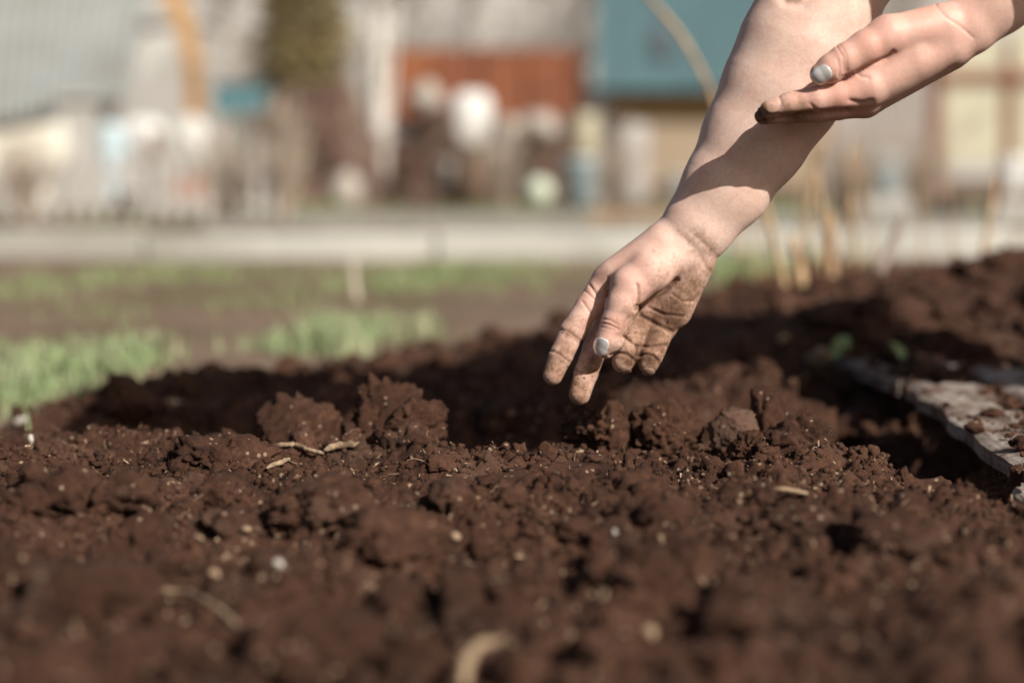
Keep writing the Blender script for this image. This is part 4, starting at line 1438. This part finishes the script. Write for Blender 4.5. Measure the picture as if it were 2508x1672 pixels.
# brush and soil heaps
TWIG = plain('twigs', (.20, .14, .11), .35, 12, .9, .003, .15)
HEAPM = plain('brown_heap', (.10, .060, .045), .4, 5, .95, .02, .1, stain=(.19, .14, .11))


def heap(px, base_y, y, wpx, hpx, label, seed, twigs=160):
    m_ = y / FPX; c = at(px, 409, y); w = wpx * m_ / 2; h = hpx * m_
    root_ = empty('brush_heap', (c[0], y, -.05)); tag(root_, label, 'heap')
    V0, F0 = ico(4)
    P = V0 * (1 + .28 * fbm(V0 * 2.3 + seed, 4, seed, .6))[:, None] * np.array([w, w * .7, h]); P[:, 2] = np.maximum(P[:, 2], -.05)
    mesh_np('mound', P, F0, HEAPM, root_, True)
    g = np.random.default_rng(seed); mb = MB()
    for k in range(twigs):
        th = g.uniform(0, 6.28); ph = g.uniform(0, 1.5)
        p = np.array([w * math.cos(th) * math.cos(ph), w * .7 * math.sin(th) * math.cos(ph), h * math.sin(ph)]) * .95
        d = g.normal(size=3); d[2] = abs(d[2]) * .6; d /= np.linalg.norm(d); l = g.uniform(.15, .5)
        mb.tube([p - d * l * .4, p + g.normal(size=3) * .02, p + d * l * .6], [.012, .010, .004], 5)
    mb.build('twigs', TWIG, root_)
    return root_


heap(770, 500, 12.8, 330, 262, 'dark brush heap left of the birch stems', 3, 420)
heap(1080, 490, 13.8, 260, 215, 'brown brush heap right of the birch below the trailer', 7, 380)
heap(1320, 490, 14.2, 210, 175, 'low brown brush heap under the right end of the trailer', 11, 300)
STN = plain('beige_stone', (.40, .36, .31), .2, 5, .9, .01)
for i, (px, py, y, r, lab) in enumerate([(1045, 235, 13.5, 40, 'beige stone on top of the brown brush heap'), (850, 470, 11.8, 48, 'grey stone at the foot of the dark brush heap'), (1100, 440, 12.8, 46, 'tan stone at the foot of the brown brush heap'), (1250, 320, 13.6, 34, 'small beige stone below the rusty trailer'), (1320, 318, 13.6, 46, 'beige stone right of the small one below the trailer'), (1210, 390, 13.2, 30, 'grey stone between the two brown heaps')]):
    V0, F0 = ico(2); m_ = y / FPX
    o = mesh_np('stone', rock_shape(V0, 60 + i, .7) * r * m_, F0, STN, None, True); o.location = at(px, py, y); tag(o, lab, 'stone')
sack(1155, 295, 12.2, 112, 140, 'large white sack in front of the rusty trailer', WHITE, 9)
q = at(1155, 409, 12.2)
mb = MB(); mb.lathe([(.16, -.05), (.15, .2), (.12, at(1155, 360, 12.2)[2])], (q[0], 12.3, 0), 12)
tag(mb.build('stump', BARK, None, True), 'brown stump holding up the large white sack', 'stump')

# rusty trailer
RUST = plain('rusty_red_steel', (.195, .070, .036), .3, 3, .8, .006, .3, stain=(.26, .095, .042))
DARK = plain('dark_iron', (.045, .035, .03), .3, 6, .8, .004, .3)
c = at(1185, 409, 16.5); tl = empty('rusty_trailer', (c[0], 16.5, -.05)); tag(tl, 'rusty red steel trailer box behind the heaps', 'trailer')
m_ = 16.5 / FPX; w = 440 * m_; zb = at(1185, 290, 16.5)[2] + .05; zt = at(1185, 120, 16.5)[2] + .05
n = 4
for i in range(n):
    mb = MB(); mb.box((-w / 2 + w * (i + .5) / n, 0, (zb + zt) / 2), (w / n - .012, .03, zt - zb), None, .006); mb.build('side_panel', RUST, tl)
for i in range(n + 1):
    mb = MB(); mb.box((-w / 2 + w * i / n, -.03, (zb + zt) / 2), (.04, .05, zt - zb + .04), None, .006); mb.build('rib', RUST, tl)
mb = MB(); mb.box((0, 1.1, (zb + zt) / 2), (w, .03, zt - zb), None, .006); mb.build('side_panel', RUST, tl)
for s in (-1, 1):
    mb = MB(); mb.box((s * (w / 2 + .03), .55, (zb + zt) / 2), (.03, 1.14, zt - zb), None, .006); mb.build('end_panel', RUST, tl)
mb = MB(); mb.box((0, .55, zb - .06), (w + .1, 1.2, .09), None, .01); mb.build('chassis', DARK, tl)
for s in (-.5, .5):
    mb = MB(); r = .30
    V = []
    prof = [(r * .45, -.06), (r * .9, -.09), (r, -.05), (r, .05), (r * .9, .09), (r * .45, .06)]
    mb.lathe(prof, (0, 0, 0), 24); wh = mb.build('wheel', DARK, tl, True); wh.rotation_euler = (math.pi / 2, 0, 0); wh.location = (s * w * .6, .35, r)
mb = MB(); mb.box((0, .35, .30), (w * .7, .08, .08), None, .01); mb.box((0, .35, (zb - .1 + .3) / 2), (.12, .12, zb - .42), None, .01); mb.build('axle', DARK, tl)

# pale canisters near the path
bucket(1420, 448, 9.6, 84, 118, 'pale blue bucket beside the path', BLUEP, taper=.85)
V0, F0 = ico(3); o = mesh_np('green_ball', V0 * 34 * 9.3 / FPX, F0, plain('pale_green_rubber', (.52, .58, .46), .08, 4, .6), None, True); o.location = at(1320, 468, 9.3); tag(o, 'pale green ball left of the pale blue bucket', 'ball')
barrel(1432, 335, 13.2, 66, 110, 'pale yellow canister behind the pale blue bucket', plain('pale_yellow_plastic', (.44, .41, .29), .1, 4, .5), 'canister', 'canister')
q = at(1432, 409, 13.3); mb = MB(); mb.box((q[0], 13.3, .03), (.3, .25, .3), None, .01); tag(mb.build('grey_block', GWALL), 'grey block under the pale yellow canister', 'block')
barrel(1540, 400, 12.0, 96, 190, 'grey barrel left of the forearm under the teal roof', plain('grey_barrel_paint', (.36, .34, .32), .15, 5, .6), 'barrel', 'barrel')
bucket(1655, 455, 9.3, 56, 62, 'small white bucket just left of the forearm', WHITE)
mb = MB(); q = at(1540, 512, 8.3); mb.box((q[0], 8.3, .005), (.42, .10, .05), None, .006); tag(mb.build('orange_plank', plain('orange_wood', (.36, .20, .10), .2, 6)), 'short orange plank lying on the path', 'plank')

# teal roofed house
TEAL = plain('teal_roof_paint', (.078, .138, .150), .12, .8, .55, .004, .4)
TAN = plain('tan_wall', (.34, .27, .19), .14, 1.2, .9, .01, .2)
YEL = plain('yellow_fascia', (.50, .33, .11), .15, 2, .8, .006)
c = at(1700, 409, 30); hs = empty('teal_roofed_house', (c[0], 30, -.1)); tag(hs, 'tan house with a large teal metal roof behind the arm', 'house')
ho = np.array(hs.location)
A = at(1462, 222, 29.6) - ho; B = at(2080, 226, 29.6) - ho; Cc = at(2080, -120, 33.5) - ho; D = at(1462, -120, 33.5) - ho
n = 9
up = np.array([0, -.7, .7])
for i in range(n):
    u0, u1 = i / n, (i + 1) / n
    p = [A + (B - A) * u0, A + (B - A) * (u1 - .004), D + (Cc - D) * (u1 - .004), D + (Cc - D) * u0]
    p = np.array(p); q = np.concatenate([p + up * .02, p - up * .02])
    mb = MB(); mb.add(q, [[0, 1, 2, 3], [7, 6, 5, 4], [0, 4, 5, 1], [1, 5, 6, 2], [2, 6, 7, 3], [3, 7, 4, 0]]); mb.build('roof_panel', TEAL, hs)
    e = MB(); e.tube([p[0] + up * .05, p[3] + up * .05], .03, 6); e.build('roof_seam', TEAL, hs)
mb = MB(); x0 = at(1500, 409, 30.2)[0] - ho[0]; x1 = at(2060, 409, 30.2)[0] - ho[0]; ze = A[2] - .06
mb.box(((x0 + x1) / 2, 2.2, ze / 2), (x1 - x0, 4.0, ze), None, .01); mb.build('wall', TAN, hs)
mb = MB(); mb.box(((A[0] + B[0]) / 2, .02, ze + .03), (B[0] - A[0], .06, .12), None, .01); mb.build('gutter', DARK, hs)
mb = MB(); mb.box(((x0 + x1) / 2, .17, ze - .16), (x1 - x0, .05, .2), None, .01); mb.build('fascia', YEL, hs)
p = A + (B - A) * .26 + (D - A) * .30; mb = MB(); mb.box(p + up * .07, (.34, .10, 1.1), [[1, 0, 0], [0, .55, .83], [0, -.83, .55]], .01); sk = mb.build('skylight', plain('dark_grey_glass', (.09, .10, .11), .2, 3, .3), hs)

# right: cream fence panels between rusty posts
CP = plain('cream_painted_panel', (.50, .48, .355), .16, 2, .8, .006, .2, stain=(.43, .41, .31))
RP = plain('rust_brown_post', (.22, .085, .045), .25, 6, .8, .004)
fn = empty('cream_fence', (at(2400, 409, 14)[0], 14, -.05)); tag(fn, 'cream painted panel fence on rust brown posts at the right', 'fence')
fo = np.array(fn.location)
for i, (pa, pb, ta, tb_) in enumerate([(2310, 2455, 205, 400), (2310, 2455, 40, 175), (2480, 2640, 205, 400), (2480, 2640, 40, 175)]):
    a = at(pa, tb_, 14) - fo; b_ = at(pb, ta, 14) - fo
    mb = MB(); mb.box(((a[0] + b_[0]) / 2, 0, (a[2] + b_[2]) / 2), (b_[0] - a[0], .03, b_[2] - a[2]), None, .006); mb.build('panel', CP, fn)
for px in (2290, 2467, 2655):
    a = at(px, 409, 14) - fo; mb = MB(); mb.box((a[0], .03, .65), (.085, .07, 1.4), None, .006); mb.build('post', RP, fn)
a = at(2290, 190, 14) - fo; b_ = at(2660, 190, 14) - fo; mb = MB(); mb.box(((a[0] + b_[0]) / 2, -.04, a[2]), (b_[0] - a[0], .05, .09), None, .006); mb.build('rail', RP, fn)
# grey picket fence between arm and cream panels
f2 = empty('grey_board_fence', (at(2170, 409, 15.5)[0], 15.5, -.05)); tag(f2, 'weathered grey board fence between the hand and the cream panels', 'fence')
pk = None
for i, px in enumerate(range(2010, 2310, 32)):
    xx = at(px, 409, 15.5)[0] - f2.location.x
    if pk is None:
        mb = MB(); mb.box((0, 0, .55), (.105, .02, 1.1), None, .004); pk = mb.build('board', plain('grey_fence_board', (.33, .29, .26), .2, 4, .9), f2); o = pk
    else: o = pk.copy(); col.objects.link(o); o.parent = f2
    o.location = (xx, 0, 0); o.rotation_euler = (0, .03 * math.sin(i * 2.7), 0); o.scale = (1, 1, 1 + .1 * math.sin(i * 1.9))
for zz in (.25, .85):
    mb = MB(); mb.box((0, .03, zz), (1.3, .03, .06), None, .004); mb.build('rail', GREYW, f2)
sack(2172, 420, 9.5, 96, 100, 'pale blue bag leaning on the grey board fence', plain('faded_blue_bag', (.36, .44, .46), .12, 6, .7), 21, 'blue_bag', 'bag')
q = at(2172, 480, 9.6); mb = MB(); mb.box((q[0], 9.6, .02), (.3, .2, .16), None, .01); tag(mb.build('grey_block', GWALL), 'grey block under the pale blue bag', 'block')
barrel(2480, 428, 8.6, 46, 92, 'white plastic bottle in front of the cream fence', WHITE, 'bottle', 'bottle')
q = at(2480, 490, 8.6); mb = MB(); mb.box((q[0], 8.6, .02), (.22, .2, .13), None, .01); tag(mb.build('grey_block', GWALL), 'grey block under the white bottle at the right edge', 'block')
mb = MB(); q = at(2320, 485, 8.9); mb.box((q[0], 8.9, .03), (.12, .12, .14), None, .02); tag(mb.build('dark_pot', DARK), 'small dark pot below the cream fence', 'pot')

SHRUBT = plain('shrub_twigs', (.40, .33, .26), .35, 6, .9, .002, .15)
for i, (px, y, w, h, lab) in enumerate([(60, 8.6, .5, .55, 'bare twiggy shrub at the left edge before the fence'), (560, 8.4, .45, .5, 'bare twiggy shrub right of the orange crate'), (690, 8.0, .5, .62, 'bare twiggy shrub at the right end of the picket fence'), (1235, 10.5, .6, .6, 'bare twiggy shrub between the two brown heaps'), (1500, 10.0, .5, .55, 'bare twiggy shrub behind the pale blue bucket'), (2080, 7.5, .5, .5, 'bare twiggy shrub behind the stalk cluster'), (2260, 8.2, .5, .5, 'bare twiggy shrub before the grey board fence')]):
    c = at(px, 409, y); t_ = empty('bare_shrub', (c[0], y, -.05)); tag(t_, lab, 'shrub', 'bare shrubs behind the kerb')
    g = np.random.default_rng(300 + i); mb = MB()
    for k in range(34):
        th = g.uniform(0, 6.28); sp = g.uniform(.1, 1) * w * .55; hh = h * g.uniform(.6, 1.15)
        d = np.array([math.cos(th) * sp, math.sin(th) * sp, hh]); mdl = d * .5 + g.normal(size=3) * .03
        mb.tube([(0, 0, 0), mdl * np.array([.7, .7, 1]), d], [.007, .005, .002], 5)
        for s_ in range(3):
            q0 = d * (.5 + .15 * s_); mb.tube([q0, q0 + g.normal(size=3) * np.array([.09, .09, .05]) + np.array([0, 0, .07])], [.003, .0015], 4)
    mb.build('twigs', SHRUBT, t_)
PALETWIG = plain('pale_twigs', (.42, .385, .35), .2, 3, .9, .003, .1)
# bare trees and hillside closing the view
HILL = plain('hillside_scrub', (.385, .37, .34), .28, .35, .95, .05, .1, stain=(.29, .265, .235))
hx = np.linspace(-160, 160, 120); hy = np.linspace(48, 420, 60)
GX, GY = np.meshgrid(hx, hy)
GZ = -.3 + 62 * (1 - np.exp(-np.maximum(GY - 48, 0) / 120)) + 2.2 * fbm(np.stack([GX * .05, GY * .05, GX * 0], -1), 4, 51) * np.clip((GY - 48) / 30, 0, 1)
o = mesh_np('hill', np.stack([GX, GY, GZ], -1).reshape(-1, 3), grid_faces(len(hx), len(hy)), HILL, None, True); tag(o, kind='structure')
for i, (px, y, h, lab) in enumerate([(560, 40, 6, 'grey bare tree behind the teal tank'), (1010, 42, 6, 'grey bare tree behind the birch'), (1160, 38, 5.5, 'bare tree behind the left part of the trailer'), (1330, 44, 6.5, 'bare tree behind the right end of the trailer'), (2200, 36, 6, 'bare tree above the grey board fence'), (1425, 36, 5, 'thin bare tree at the left end of the teal roof')]):
    c = at(px, 409, y); t_ = empty('bare_tree', (c[0], y, -.1)); tag(t_, lab, 'tree', 'bare trees at the foot of the hill')
    g = np.random.default_rng(100 + i); mb = MB(); mb.tube([(0, 0, 0), (.05, 0, h * .4), (-.05, .1, h * .8), (0, 0, h)], [.14, .11, .06, .02], 8); mb.build('trunk', PALETWIG if i % 2 else BIRCH, t_, True)
    mb = MB()
    for k in range(140):
        z0 = g.uniform(.2, .95) * h; th = g.uniform(0, 6.28); l = g.uniform(.25, .5) * h * (1.1 - z0 / h)
        p = np.array([0, 0, z0]); d = np.array([math.cos(th), math.sin(th), g.uniform(.3, 1.1)]); d /= np.linalg.norm(d)
        e = p + d * l; mb.tube([p, p + d * l * .5 + g.normal(size=3) * .05, e], [.03, .02, .008], 5)
        for s_ in range(3):
            d2 = d + g.normal(size=3) * .6; mb.tube([p + d * l * (.4 + .2 * s_), p + d * l * (.4 + .2 * s_) + d2 * l * .35], [.012, .005], 4)
    mb.build('crown', PALETWIG, t_)
